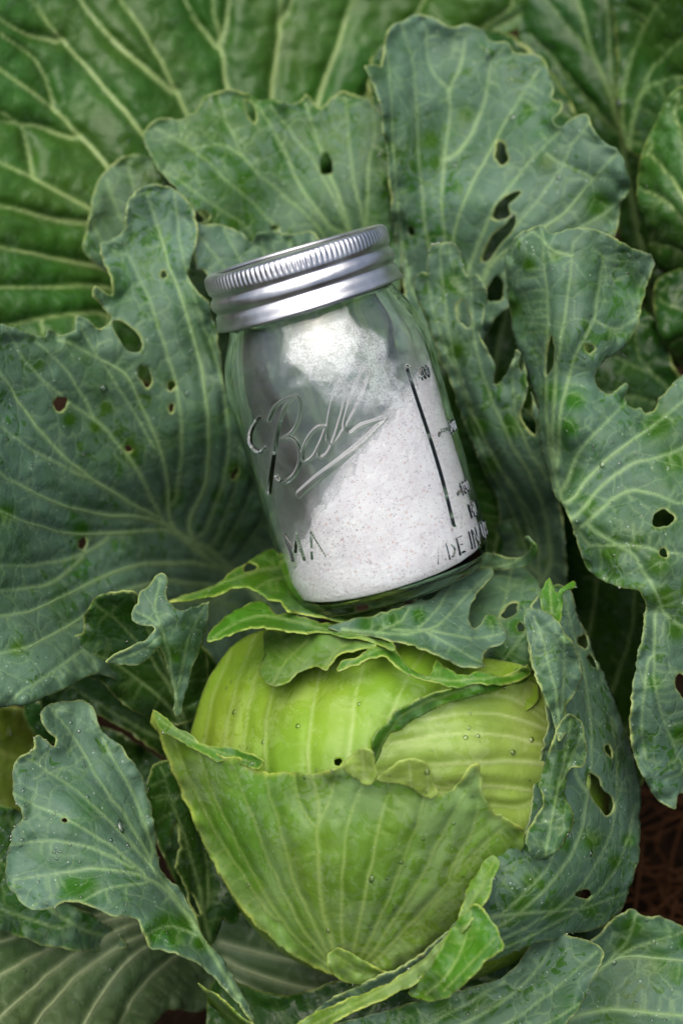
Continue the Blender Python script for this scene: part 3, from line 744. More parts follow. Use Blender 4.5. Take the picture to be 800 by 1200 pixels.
# ================================================================== shaded and old leaves below
leaf('outer_leaf', plant, M['old'], [(-60, 820), (0, 826), (30, 832), (45, 850), (48, 900), (30, 950), (-20, 960), (-80, 950)], [(0, 830, -120), (40, 860, -130), (0, 950, -110), (-60, 880, -115)],
     veins=[(4, [(-50, 860), (0, 880), (45, 900)])], s=4.5, thick=1.2, undul=3, label='yellowing leaf low in the shade')
leaf('outer_leaf', plant, M['under'], [(-70, 1040), (0, 1075), (60, 1040), (140, 1050), (220, 1070), (255, 1095), (262, 1150), (230, 1185), (200, 1180), (180, 1200), (160, 1260), (0, 1270), (-80, 1260)],
     [(0, 1080, -25), (140, 1060, -40), (250, 1100, -75), (220, 1180, -60), (0, 1240, 5), (150, 1240, -20), (80, 1150, -22)],
     veins=[(12, [(0, 1260), (50, 1190), (90, 1145), (140, 1110), (200, 1085), (250, 1075)]), (12, [(-40, 1230), (10, 1185), (60, 1140), (120, 1100), (190, 1075), (240, 1070)]), (11, [(-60, 1180), (-10, 1150), (50, 1115), (110, 1085), (180, 1068)]), (12, [(70, 1260), (105, 1190), (130, 1150), (165, 1115), (230, 1085)]), (8, [(130, 1240), (150, 1180), (180, 1140), (240, 1095)]), (8, [(-60, 1120), (0, 1105), (60, 1085), (130, 1070)])],
     s=3.4, bulge=2.0, gap=20, thick=1.3, vscale=0.85, label='grey-green leaf underside with thick pale ribs')
leaf('outer_leaf', plant, M['mid'], [(-60, 930), (0, 944), (24, 952), (40, 985), (60, 1040), (120, 1080), (150, 1110), (60, 1110), (0, 1090), (-60, 1080)],
     [(0, 950, -12), (30, 980, -16), (100, 1080, -28), (-40, 1060, 0), (0, 1080, -8)],
     veins=[(5, [(-50, 985), (-10, 1000), (30, 1040), (80, 1080), (130, 1100)]), (4, [(-50, 1050), (0, 1065), (60, 1085)]), (3.5, [(10, 955), (30, 1000), (60, 1050)])], s=3.2)
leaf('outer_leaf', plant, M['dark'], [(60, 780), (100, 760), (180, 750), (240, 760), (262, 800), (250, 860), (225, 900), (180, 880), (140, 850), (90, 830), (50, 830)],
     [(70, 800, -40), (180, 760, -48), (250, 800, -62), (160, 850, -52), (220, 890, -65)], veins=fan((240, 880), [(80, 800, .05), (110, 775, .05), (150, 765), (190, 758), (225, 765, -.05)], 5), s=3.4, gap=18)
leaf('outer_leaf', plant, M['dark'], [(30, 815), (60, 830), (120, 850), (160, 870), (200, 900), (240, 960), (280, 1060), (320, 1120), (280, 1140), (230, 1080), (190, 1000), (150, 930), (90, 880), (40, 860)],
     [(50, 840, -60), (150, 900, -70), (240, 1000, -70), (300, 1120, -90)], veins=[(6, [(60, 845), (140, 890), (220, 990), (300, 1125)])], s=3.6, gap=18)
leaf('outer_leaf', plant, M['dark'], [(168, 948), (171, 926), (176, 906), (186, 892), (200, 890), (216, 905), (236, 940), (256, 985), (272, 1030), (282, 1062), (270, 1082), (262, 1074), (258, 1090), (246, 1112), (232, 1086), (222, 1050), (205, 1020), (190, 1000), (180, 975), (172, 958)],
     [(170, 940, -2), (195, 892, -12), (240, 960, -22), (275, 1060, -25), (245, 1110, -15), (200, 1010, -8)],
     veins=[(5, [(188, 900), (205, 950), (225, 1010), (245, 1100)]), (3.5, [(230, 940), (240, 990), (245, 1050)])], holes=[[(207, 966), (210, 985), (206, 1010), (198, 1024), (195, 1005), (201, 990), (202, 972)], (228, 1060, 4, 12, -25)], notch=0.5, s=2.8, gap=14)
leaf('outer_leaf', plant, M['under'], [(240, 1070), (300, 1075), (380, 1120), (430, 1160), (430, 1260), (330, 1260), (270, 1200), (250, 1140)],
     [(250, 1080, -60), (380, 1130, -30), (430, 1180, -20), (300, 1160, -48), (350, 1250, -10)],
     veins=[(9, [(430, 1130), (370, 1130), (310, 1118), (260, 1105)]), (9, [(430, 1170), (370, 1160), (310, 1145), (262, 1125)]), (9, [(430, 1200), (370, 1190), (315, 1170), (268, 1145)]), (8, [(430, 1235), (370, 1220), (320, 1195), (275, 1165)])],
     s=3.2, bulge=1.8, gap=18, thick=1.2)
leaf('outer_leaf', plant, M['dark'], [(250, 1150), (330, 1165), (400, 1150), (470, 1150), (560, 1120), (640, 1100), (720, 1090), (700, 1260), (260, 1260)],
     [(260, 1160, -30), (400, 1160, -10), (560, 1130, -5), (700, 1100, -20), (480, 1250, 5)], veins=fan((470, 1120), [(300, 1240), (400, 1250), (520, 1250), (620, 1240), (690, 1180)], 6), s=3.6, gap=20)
leaf('outer_leaf', plant, M['waxy'], [(640, 1150), (670, 1115), (700, 1096), (716, 1078), (730, 1068), (744, 1065), (752, 1072), (775, 1076), (800, 1086), (880, 1075), (980, 1120), (940, 1260), (560, 1260), (590, 1200)],  # unseen right part of the outline widened to keep light off the soil
     [(740, 1066, 2), (690, 1100, 5), (640, 1160, 12), (800, 1090, -5), (870, 1120, -20), (800, 1240, 20), (600, 1240, 20), (720, 1160, 2)],
     veins=[(6, [(745, 1070), (735, 1100), (700, 1140), (640, 1200)]), (6, [(870, 1150), (790, 1125), (720, 1125), (660, 1170)]), (7, [(880, 1195), (780, 1190), (700, 1185), (620, 1215)]), (4, [(800, 1092), (760, 1105), (725, 1120)]), (5, [(880, 1240), (780, 1230), (680, 1215)])],
     rub=[(740, 1085, 14), (730, 1110, 12), (770, 1130, 16), (790, 1140, 12)], s=2.9, label='broad leaf beside the bare soil')
leaf('outer_leaf', plant, M['waxy'], [(330, 1260), (360, 1215), (420, 1192), (480, 1176), (540, 1160), (585, 1146), (608, 1126), (626, 1098), (640, 1086), (652, 1084), (664, 1094), (684, 1101), (700, 1106), (706, 1114), (701, 1136), (690, 1158), (676, 1184), (650, 1215), (600, 1260)],
     [(340, 1240, 42), (480, 1180, 38), (600, 1135, 30), (645, 1088, 26), (704, 1112, 36), (680, 1180, 48), (600, 1240, 48), (580, 1180, 36)],
     veins=[(5, [(650, 1090), (640, 1120), (600, 1165), (520, 1210), (420, 1250)]), (4, [(700, 1115), (660, 1150), (600, 1195), (500, 1240)]), (4, [(680, 1175), (640, 1200), (560, 1235)]), (3.5, [(590, 1150), (540, 1180), (450, 1225)])],
     rub=[(520, 1185, 16), (480, 1195, 14), (560, 1172, 12)], s=2.8, label='pointed leaf tip lying under the head')

LLo = [(49, 846), (49, 834), (60, 826), (76, 822), (98, 820), (108, 828), (113, 842), (121, 858), (136, 870), (150, 884), (164, 904), (174, 935), (180, 965), (184, 1000), (192, 1022), (212, 1042), (228, 1072), (240, 1098), (258, 1120), (276, 1152), (292, 1182), (300, 1205), (284, 1184), (262, 1156), (238, 1132), (214, 1120), (190, 1114), (177, 1112), (171, 1098), (162, 1080), (148, 1075), (130, 1074), (112, 1064), (92, 1058), (72, 1060), (54, 1066), (36, 1064), (18, 1048), (8, 1034), (8, 1012), (12, 988), (14, 974), (26, 960), (26, 950), (18, 936), (16, 916), (19, 892), (30, 884), (40, 874), (44, 863), (52, 866), (63, 874), (66, 866), (56, 856)]
leaf('outer_leaf', plant, M['waxy'], LLo,
     [(60, 828, 14), (110, 840, 6), (160, 900, 0), (180, 980, 8), (20, 900, 30), (12, 1030, 46), (90, 1058, 56), (110, 960, 30), (150, 1010, 34), (165, 1085, 58), (200, 1060, 34), (190, 1114, 58), (240, 1110, 40), (296, 1195, 40)],
     veins=[(5, [(30, 888), (70, 912), (110, 945), (150, 985), (185, 1025), (225, 1080), (280, 1170)]), (4, [(18, 930), (45, 945), (80, 960), (120, 985), (165, 1020)]), (5, [(15, 1030), (60, 1025), (110, 1018), (150, 1022), (190, 1040), (230, 1090)]), (4, [(12, 990), (60, 985), (110, 995), (150, 1015)]),
            (4, [(60, 832), (85, 860), (110, 905), (145, 955), (175, 1005)]), (4, [(105, 832), (125, 875), (155, 930), (178, 990)]), (3.5, [(100, 1055), (130, 1040), (165, 1035)]), (3.5, [(172, 1095), (200, 1085), (230, 1095)])],
     holes=[(76, 961, 3.5, 2.5, 30)], rub=[(85, 1040, 16), (105, 1040, 14), (95, 1048, 12), (195, 1085, 17), (180, 1095, 14), (215, 1085, 16), (205, 1100, 14), (235, 1105, 12)],
     s=2.3, undul=2.0, ruffle=2.0, gap=15, label='wavy dewy leaf bending outward at the lower left of the head')
leaf('outer_leaf', plant, M['young'], [(232, 1152), (240, 1158), (258, 1168), (276, 1184), (300, 1204), (330, 1230), (290, 1230), (268, 1204), (250, 1180)], [(235, 1155, 30), (270, 1185, 42), (310, 1225, 45)], veins=[(3, [(238, 1158), (265, 1185), (305, 1225)])], s=2.6, gap=10)
# ================================================================== the head's own leaves
h = head
def wleaf(*a, **k):
    return leaf(*a, ribs=0, **{'arch': 1.0, 'minor': 0.4, **k})
wleaf('wrapper_leaf', h, M['inner'], [(222, 880), (232, 830), (248, 790), (275, 755), (320, 735), (400, 730), (470, 740), (540, 765), (620, 785), (630, 820), (560, 860), (490, 900), (480, 950), (400, 960), (300, 950), (240, 930)],
     [(x, y, 0, 1) for x, y in ((230, 860), (250, 790), (300, 745), (400, 732), (500, 760), (600, 790), (350, 850), (450, 850), (300, 940), (470, 940), (400, 800), (560, 850))],
     veins=[(4, [(300, 745), (275, 810), (262, 900), (270, 950)]), (4, [(350, 738), (322, 800), (310, 880), (320, 960)]), (4.5, [(390, 735), (372, 800), (362, 870), (365, 960)]), (4, [(440, 740), (420, 800), (410, 870), (410, 960)]), (4, [(500, 758), (470, 810), (450, 870), (445, 950)]), (3, [(270, 765), (246, 830), (238, 900)]), (3, [(325, 742), (298, 800), (285, 880)]), (3, [(545, 772), (510, 820), (480, 880)])],
     holes=[(396, 893, 5, 4)], s=2.7, jag=0.3, ruffle=0.6, undul=0.8, bulge=0.5, gap=20, minor=0.35, label='smooth yellow-green inner leaf on top of the head')
wleaf('wrapper_leaf', h, M['pale'], [(440, 885), (446, 866), (470, 842), (510, 820), (560, 806), (612, 795), (640, 810), (665, 850), (690, 900), (680, 970), (640, 1000), (560, 990), (480, 970), (445, 940)],
     [(440, 880, 0, 3), (500, 825, 0, 6), (560, 808, 0, 8), (620, 800, 0, 7), (665, 860, 0, 4), (550, 880, 0, 5), (500, 950, 0, -2), (620, 960, 0, 0), (680, 950, 0, 0)],
     veins=[(6, [(446, 905), (500, 897), (560, 893), (620, 893), (690, 905)]), (4, [(455, 872), (510, 862), (570, 860), (630, 872), (680, 890)]), (4, [(490, 845), (540, 836), (590, 838), (640, 855)]), (4, [(540, 820), (580, 815), (620, 825), (660, 850)]), (4, [(450, 935), (510, 925), (570, 920), (640, 930)]), (3, [(480, 955), (540, 945), (600, 945)]), (3, [(580, 812), (620, 830), (655, 865)])],
     s=2.7, jag=0.4, ruffle=0.6, undul=0.8, bulge=0.6, gap=18, minor=0.4, label='pale inner leaf lapped over the right of the head top')
# rolled green margin of that leaf
wleaf('wrapper_leaf', h, M['young'], [(436, 888), (437, 868), (450, 848), (474, 826), (505, 812), (545, 804), (590, 792), (618, 780), (622, 792), (590, 806), (550, 816), (512, 828), (478, 846), (456, 864), (444, 886), (438, 900)],
     [(437, 885, 0, 12), (455, 850, 0, 17), (500, 815, 0, 18), (560, 805, 0, 18), (615, 785, 0, 16), (450, 870, 0, 12), (510, 828, 0, 12), (590, 806, 0, 12)],
     veins=[(2.5, [(440, 885), (470, 840), (520, 815), (610, 788)])], s=2.1, jag=1.0, ruffle=1.2, gap=9, bulge=0.8)

K3o = [(180, 833), (186, 842), (200, 852), (222, 866), (244, 878), (262, 886), (278, 888), (294, 898), (312, 904), (336, 904), (362, 906), (386, 902), (402, 894), (414, 882), (424, 877), (433, 880), (436, 894), (439, 910), (450, 906), (462, 896), (478, 892), (494, 893), (503, 902), (506, 916), (511, 930), (524, 928), (540, 914), (552, 897), (560, 894), (563, 908), (565, 930), (574, 944), (592, 960), (611, 969), (614, 986), (604, 1010), (582, 1040), (552, 1072), (520, 1100), (486, 1126), (452, 1146), (420, 1152), (388, 1142), (352, 1126), (318, 1100), (290, 1072), (262, 1034), (240, 992), (222, 950), (206, 912), (192, 880), (184, 858), (178, 846)]
wleaf('wrapper_leaf', h, M['wrap'], K3o,
     [(180, 833, 4), (186, 860, 2), (230, 872, 24), (280, 890, 40), (336, 904, 54), (400, 897, 68), (428, 880, 74), (437, 910, 70), (480, 893, 77), (508, 925, 72), (556, 896, 73), (568, 935, 66), (612, 975, 58), (430, 960, 70), (330, 960, 54), (260, 960, 26), (225, 950, 8), (520, 990, 66), (430, 1050, 66), (330, 1050, 44), (275, 1045, 22), (590, 1025, 50), (350, 1122, 38), (420, 1148, 46), (500, 1112, 46)],
     veins=[(7, [(366, 908), (372, 940), (372, 1000), (378, 1060), (395, 1130)]), (5, [(310, 905), (325, 960), (345, 1030), (375, 1100), (400, 1145)]), (4, [(270, 890), (290, 940), (320, 1020), (360, 1095), (398, 1140)]), (3.5, [(230, 872), (250, 930), (290, 1010), (340, 1090), (395, 1140)]), (3.5, [(200, 855), (225, 920), (262, 990), (310, 1065)]),
            (4, [(432, 905), (412, 950), (402, 1010), (400, 1070), (402, 1130)]), (5, [(470, 905), (448, 950), (436, 1010), (424, 1070), (408, 1138)]), (4, [(500, 915), (490, 960), (472, 1010), (450, 1065), (415, 1138)]), (5, [(545, 930), (522, 970), (498, 1020), (465, 1075), (420, 1140)]), (4, [(590, 968), (556, 1000), (520, 1040), (475, 1090), (425, 1142)]), (3.5, [(560, 945), (550, 980), (530, 1015)]), (3, [(345, 908), (352, 945), (370, 970)]), (3, [(395, 905), (385, 940), (374, 965)])],
     rub=[(275, 990, 22), (285, 1010, 20), (260, 960, 16), (300, 1035, 14), (200, 850, 12), (215, 880, 14)],
     s=2.3, undul=1.1, ruffle=1.6, bulge=0.7, gap=15, edge_w=5.0, minor=0.5, label='large front wrapper leaf with a ragged yellow rim')
# rim flaps rolled outward along the top of the front leaf
wleaf('wrapper_leaf', h, M['young'], [(180, 832), (192, 840), (214, 856), (238, 870), (262, 876), (286, 880), (310, 892), (300, 902), (276, 893), (268, 890), (256, 892), (236, 882), (210, 868), (190, 858)],
     [(180, 832, 8), (214, 858, 22), (262, 880, 38), (305, 895, 47), (250, 888, 36), (200, 862, 18)], veins=[(2, [(190, 845), (240, 874), (300, 895)])], s=2.1, gap=8, ruffle=1.0)
wleaf('wrapper_leaf', h, M['pale'], [(402, 900), (412, 886), (424, 876), (434, 880), (438, 896), (440, 913), (432, 920), (420, 914), (408, 908)],
     [(402, 900, 71), (424, 877, 80), (438, 912, 76), (415, 908, 74)], veins=[(2, [(425, 880), (426, 914)])], s=2.1, gap=8, ruffle=0.8, edge_w=2.6)
wleaf('wrapper_leaf', h, M['pale'], [(440, 914), (450, 904), (463, 895), (480, 890), (496, 892), (505, 903), (508, 918), (512, 933), (500, 936), (488, 926), (470, 920), (452, 918)],
     [(440, 912, 76), (480, 891, 84), (512, 932, 76), (475, 920, 79)], veins=[(2, [(480, 893), (482, 922)]), (2, [(500, 900), (500, 928)])], s=2.1, gap=8, ruffle=0.8, edge_w=2.6)
wleaf('wrapper_leaf', h, M['wrap'], [(384, 1118), (396, 1112), (420, 1122), (446, 1136), (460, 1146), (440, 1154), (410, 1152), (392, 1142), (384, 1130)], [(384, 1120, 52), (420, 1124, 60), (456, 1146, 56), (410, 1150, 56)], veins=[(2.5, [(392, 1118), (420, 1136), (452, 1146)])], s=2.2, gap=8)

# right wrapper, its rim rolled toward the middle
K4o = [(640, 690), (656, 686), (668, 692), (674, 716), (690, 752), (706, 790), (724, 834), (740, 880), (749, 930), (750, 960), (746, 1008), (736, 1048), (722, 1072), (700, 1086), (660, 1096), (610, 1112), (560, 1132), (500, 1150), (440, 1166), (390, 1180), (360, 1196), (392, 1168), (440, 1146), (486, 1122), (530, 1085), (560, 1050), (576, 1020), (584, 1000), (604, 990), (620, 960), (622, 930), (632, 890), (640, 850), (636, 810), (622, 770), (616, 740), (620, 716)]
wleaf('wrapper_leaf', h, M['waxy'], K4o,
     [(640, 690, -6), (668, 692, -14), (620, 740, 20), (640, 830, 36), (636, 900, 42), (622, 960, 46), (584, 1004, 54), (700, 790, -6), (740, 890, -10), (750, 960, -8), (736, 1050, -2), (690, 900, 28), (690, 1000, 32), (640, 1050, 50), (660, 1094, 26), (560, 1130, 46), (560, 1060, 58), (440, 1162, 56), (365, 1194, 40), (500, 1120, 60)],
     veins=[(5, [(660, 700), (676, 760), (690, 830), (690, 920), (670, 1000), (620, 1060), (540, 1110), (440, 1160)]), (4, [(716, 840), (722, 920), (710, 990), (670, 1050), (590, 1100), (480, 1145)]), (4, [(740, 960), (720, 1020), (670, 1070), (580, 1115)]), (4, [(640, 880), (660, 940), (650, 1000), (600, 1060), (530, 1105)]), (5, [(735, 1045), (690, 1062), (620, 1070), (560, 1075)]), (4, [(630, 760), (660, 830), (672, 900)])],
     holes=[[(690, 906), (700, 912), (706, 926), (716, 934), (717, 950), (710, 956), (700, 944), (692, 930), (686, 916)], (683, 752, 5, 9, -25), (684, 1048, 10, 5, 10), (712, 880, 4, 7, -20), (693, 775, 3, 10, -25)],
     rub=[(620, 1032, 9), (632, 1036, 8), (692, 985, 12), (660, 990, 8), (720, 1010, 9), (610, 1060, 16), (650, 1066, 14), (690, 1066, 10), (735, 985, 8), (672, 870, 9)],
     s=2.5, undul=1.3, ruffle=1.4, gap=15, label='right wrapper leaf with chewed slots hugging the head')
wleaf('wrapper_leaf', h, M['waxy'], [(613, 724), (618, 714), (632, 716), (650, 724), (664, 742), (676, 772), (680, 796), (672, 812), (662, 826), (664, 846), (656, 868), (650, 850), (640, 826), (632, 806), (624, 780), (616, 750)],
     [(614, 724, 38), (650, 724, 40), (678, 790, 40), (660, 830, 48), (656, 866, 56), (630, 790, 50), (645, 770, 44)],
     veins=[(3.5, [(625, 722), (640, 770), (652, 820), (656, 860)]), (3, [(660, 745), (660, 790), (658, 830)])], s=2.3, gap=11, label='pale upright tongue of the right wrapper leaf')
wleaf('wrapper_leaf', h, M['young'], [(632, 700), (636, 686), (643, 677), (648, 684), (652, 694), (660, 686), (672, 682), (674, 688), (662, 694), (658, 712), (655, 730), (640, 730)], [(634, 690, 24), (650, 690, 26), (670, 685, 22), (648, 728, 36)], veins=[(2.5, [(643, 682), (646, 728)])], s=2.1, gap=8)
wleaf('wrapper_leaf', h, M['mid'], [(656, 846), (668, 836), (680, 848), (688, 880), (680, 900), (668, 900), (662, 930), (672, 962), (664, 984), (650, 1000), (640, 1008), (622, 1002), (614, 984), (622, 962), (636, 946), (632, 920), (640, 892), (646, 868)],
     [(660, 846, 54), (685, 880, 44), (640, 900, 58), (664, 930, 54), (668, 975, 52), (640, 1006, 62), (616, 984, 62)],
     veins=[(3, [(668, 842), (660, 890), (650, 940), (638, 1002)]), (3, [(682, 860), (668, 890), (655, 920)])], s=2.3, gap=11, ruffle=2.0)
# curled tip of the lowest wrapper
wleaf('wrapper_leaf', h, M['young'], [(478, 1164), (490, 1150), (505, 1134), (514, 1116), (522, 1098), (534, 1080), (546, 1066), (556, 1060), (566, 1066), (576, 1082), (588, 1098), (592, 1108), (582, 1118), (566, 1130), (552, 1146), (536, 1162), (516, 1172), (498, 1172)],
     [(480, 1164, 64), (514, 1116, 76), (550, 1064, 74), (590, 1106, 86), (552, 1146, 88), (510, 1170, 78), (548, 1108, 74)],
     veins=[(3.5, [(552, 1066), (545, 1100), (525, 1140), (500, 1166)]), (3, [(580, 1100), (555, 1125), (520, 1160)])], rub=[(550, 1095, 16), (560, 1110, 14), (545, 1115, 10)], s=2.2, gap=10, ruffle=1.6, label='curled bright green leaf tip below the head')
wleaf('wrapper_leaf', h, M['wrap'], [(340, 1215), (352, 1196), (380, 1182), (420, 1166), (456, 1150), (490, 1128), (520, 1100), (534, 1082), (545, 1050), (560, 1020), (578, 1002), (586, 1010), (578, 1030), (572, 1050), (560, 1070), (540, 1096), (520, 1124), (490, 1150), (450, 1172), (400, 1192), (370, 1212)],
     [(345, 1208, 52), (420, 1170, 64), (490, 1130, 66), (534, 1085, 68), (580, 1006, 62), (565, 1060, 70), (510, 1135, 70), (440, 1176, 70)],
     veins=[(3, [(580, 1008), (550, 1062), (510, 1118), (440, 1164), (360, 1204)])], s=2.4, gap=12, ruffle=2.0)

# ================================================================== ragged leaves between head and jar
wleaf('wrapper_leaf', h, M['young'], [(196, 706), (220, 696), (246, 688), (270, 672), (292, 658), (312, 648), (340, 640), (440, 640), (480, 690), (440, 720), (400, 728), (360, 722), (336, 716), (330, 706), (316, 702), (302, 692), (286, 688), (270, 692), (250, 698), (222, 704)],
     [(198, 705, -18), (246, 690, -10), (292, 660, -40), (312, 655, -48), (286, 688, -4), (330, 706, 2), (360, 720, 8), (400, 690, -34), (440, 640, -66), (470, 690, -50), (440, 718, -4)],
     veins=[(4, [(210, 702), (260, 684), (310, 668), (380, 670)]), (3, [(300, 690), (320, 680), (370, 680)])], holes=[(293, 665, 9, 4, -15)], rub=[(300, 680, 20), (330, 690, 20), (260, 690, 14)], s=2.4, gap=12, undul=0.8, label='light green roof-like leaf piece under the jar base')
wleaf('wrapper_leaf', h, M['young'], [(243, 752), (248, 738), (262, 724), (280, 712), (298, 704), (312, 708), (322, 718), (345, 720), (372, 728), (400, 732), (440, 738), (456, 750), (462, 760), (440, 754), (412, 748), (380, 742), (352, 744), (326, 738), (300, 736), (276, 742), (258, 748)],
     [(243, 752, 16), (280, 712, 2), (300, 705, -2), (345, 722, 8), (400, 734, 20), (456, 750, 36), (330, 740, 26), (270, 744, 20), (400, 746, 32)],
     veins=[(3, [(250, 748), (300, 722), (360, 732), (450, 752)])], rub=[(280, 725, 16), (300, 718, 12)], s=2.3, gap=10, ruffle=1.6)
wleaf('wrapper_leaf', h, M['wrap'], [(310, 742), (340, 740), (380, 740), (420, 748), (440, 756), (420, 764), (400, 768), (390, 778), (382, 786), (370, 780), (352, 788), (340, 798), (322, 804), (310, 798), (304, 786), (310, 766)],
     [(310, 745, 0, 9), (380, 742, 0, 9), (435, 756, 0, 10), (380, 784, 0, 12), (322, 802, 0, 12), (350, 770, 0, 11)], veins=[(3, [(320, 800), (335, 775), (360, 750)]), (2.5, [(382, 782), (392, 765), (410, 752)])], s=2.3, gap=10)
wleaf('wrapper_leaf', h, M['young'], [(400, 775), (416, 770), (436, 760), (456, 752), (462, 758), (470, 772), (484, 784), (502, 790), (508, 780), (512, 772), (526, 784), (544, 792), (562, 786), (584, 792), (606, 788), (618, 778), (622, 790), (606, 800), (580, 804), (556, 802), (536, 806), (514, 800), (490, 796), (468, 786), (452, 770), (430, 774), (408, 782), (396, 786)],
     [(400, 780, 0, 12), (456, 754, 0, 14), (484, 786, 0, 15), (514, 776, 0, 16), (545, 794, 0, 17), (618, 780, 0, 14), (606, 800, 0, 18), (514, 800, 0, 18)],
     veins=[(2, [(404, 782), (456, 760), (500, 794), (560, 796), (616, 784)])], s=2.1, gap=8, ruffle=1.2, notch=0.3)
wleaf('wrapper_leaf', h, M['mid'], [(500, 660), (540, 640), (566, 648), (590, 656), (610, 664), (634, 690), (640, 720), (634, 760), (622, 786), (590, 796), (560, 798), (530, 790), (500, 770), (490, 720)],
     [(500, 665, -50), (566, 650, -46), (610, 668, -34), (638, 720, -4), (620, 780, 20), (560, 796, 24), (500, 760, 12), (560, 710, -14)],
     veins=[(4, [(600, 665), (590, 710), (575, 750), (560, 795)]), (3.5, [(632, 700), (615, 740), (585, 780)]), (3.5, [(555, 655), (550, 700), (545, 780)])], holes=[(597, 716, 12, 6, -35), (610, 735, 4, 6)], rub=[(605, 735, 10), (590, 770, 14)], s=2.5, gap=12, undul=1)
wleaf('wrapper_leaf', h, M['mid'], [(540, 660), (556, 652), (576, 648), (596, 654), (612, 652), (620, 644), (619, 636), (612, 632), (618, 628), (626, 634), (629, 646), (624, 658), (612, 666), (590, 668), (566, 668), (546, 670)],
     [(545, 662, -38), (596, 655, -24), (618, 632, -14), (626, 650, -16), (580, 668, -24)], veins=[(2, [(622, 640), (600, 660), (550, 664)])], s=2.1, gap=0)
T1o = [(384, 736), (400, 730), (430, 722), (470, 712), (498, 700), (520, 686), (540, 674), (562, 666), (576, 664), (578, 672), (570, 682), (558, 696), (550, 710), (548, 726), (553, 735), (562, 732), (569, 722), (578, 722), (588, 730), (594, 742), (588, 754), (572, 760), (567, 770), (566, 780), (548, 782), (524, 772), (496, 762), (462, 752), (424, 744)]
wleaf('wrapper_leaf', h, M['waxy'], T1o,
     [(386, 736, 22), (470, 714, 22), (505, 700, 10), (560, 668, -14), (576, 666, -14), (550, 725, 20), (592, 742, 26), (566, 778, 46), (480, 755, 42), (430, 742, 34), (520, 740, 34)],
     veins=[(4, [(576, 670), (545, 700), (515, 730), (480, 742), (400, 738)]), (3.5, [(590, 742), (550, 748), (510, 740), (460, 738)]), (3, [(562, 776), (530, 758), (500, 742)]), (3, [(530, 684), (515, 710), (490, 735)]), (3, [(480, 712), (470, 728), (450, 738)])],
     holes=[(504, 697, 10, 5, -28)], rub=[(460, 728, 11), (430, 732, 10), (490, 722, 9), (445, 738, 8), (575, 728, 8)], s=2.2, gap=11, undul=0.8, label='chewed blue-green leaf flap under the jar')
# curled tatters left of the head
wleaf('wrapper_leaf', h, M['dark'], [(76, 764), (84, 748), (98, 738), (100, 720), (110, 702), (128, 694), (150, 692), (166, 700), (180, 706), (200, 720), (230, 740), (244, 780), (236, 830), (212, 850), (180, 840), (150, 830), (120, 800), (96, 790), (80, 780)],
     [(76, 765, -14), (105, 710, -4), (150, 693, 0), (200, 730, -12), (240, 780, -26), (220, 840, -36), (150, 820, -26), (140, 740, -16), (100, 780, -14)],
     veins=[(4, [(110, 705), (150, 740), (190, 790), (215, 840)]), (4, [(84, 760), (130, 775), (180, 810), (210, 842)]), (3, [(155, 696), (175, 740), (200, 790)])], rub=[(170, 800, 20), (150, 720, 14)], s=2.5, gap=13, notch=0.2)
C1o = [(124, 776), (134, 768), (148, 762), (160, 754), (172, 748), (182, 738), (180, 734), (166, 734), (156, 726), (156, 718), (162, 706), (164, 694), (174, 686), (182, 674), (192, 672), (196, 680), (195, 694), (200, 706), (206, 714), (214, 716), (226, 712), (238, 706), (246, 703), (244, 722), (240, 744), (232, 764), (224, 786), (218, 808), (212, 836), (206, 838), (206, 816), (202, 796), (196, 782), (192, 768), (186, 758), (178, 766), (166, 776), (150, 780), (136, 778)]
wleaf('wrapper_leaf', h, M['waxy'], C1o,
     [(126, 776, 22), (160, 728, 22), (185, 678, 12), (200, 710, 20), (244, 706, 4), (235, 760, 6), (195, 760, 24), (210, 835, 2), (178, 745, 26)],
     veins=[(3.5, [(188, 678), (182, 710), (190, 740), (198, 770), (208, 830)]), (3, [(132, 774), (165, 762), (188, 746)]), (3, [(240, 712), (222, 745), (210, 800)]), (2.5, [(160, 718), (175, 726), (186, 735)])], rub=[(205, 770, 8)], s=2.1, gap=10, undul=0.8, label='torn star-shaped leaf scrap curling up left of the head')
# ================================================================== the jar
PX = (DIST) / FPX
ax_img = np.array((-math.sin(math.radians(16.8)), math.cos(math.radians(16.8))))      # image direction of the jar's axis (x right, y up)
TILT = math.radians(8.5)
AX = (math.cos(TILT) * (ax_img[0] * np.array(RIGHT) + ax_img[1] * np.array(UPV)) - math.sin(TILT) * np.array(FWD))
AX /= np.linalg.norm(AX)
ZS = 1.045
JB = np.array(unproject(463, 689, -13)).reshape(3)          # centre of the jar's base
FR = -np.array(FWD); FR = FR - AX * FR.dot(AX); FR /= np.linalg.norm(FR)       # toward the lens, square to the axis
SD = np.cross(AX, FR)
if SD.dot(np.array(RIGHT)) < 0: SD = -SD
jar = tag(empty('glass_jar', tuple(JB)), 'clear glass mason jar with silver screw lid leaning on the cabbage head', 'jar')
def jar_pt(r, phi, z):
    """phi = 0 faces the lens, + to the right; mm"""
    r, phi, z = np.broadcast_arrays(np.asarray(r, float), np.asarray(phi, float), np.asarray(z, float))
    r = r * 0.965
    return JB + ((r * np.cos(phi))[..., None] * FR + (r * np.sin(phi))[..., None] * SD + (z * ZS)[..., None] * AX) / 1000

def glass_material():
    k = NT('jar_glass')
    g = k.n('ShaderNodeBsdfGlass'); g.inputs['IOR'].default_value = 1.47; g.inputs['Roughness'].default_value = 0.0
    g.inputs['Color'].default_value = (0.975, 0.99, 0.985, 1)
    k.l(g.outputs[0], k.out.inputs[0])
    return k.m
M['glass'] = glass_material()

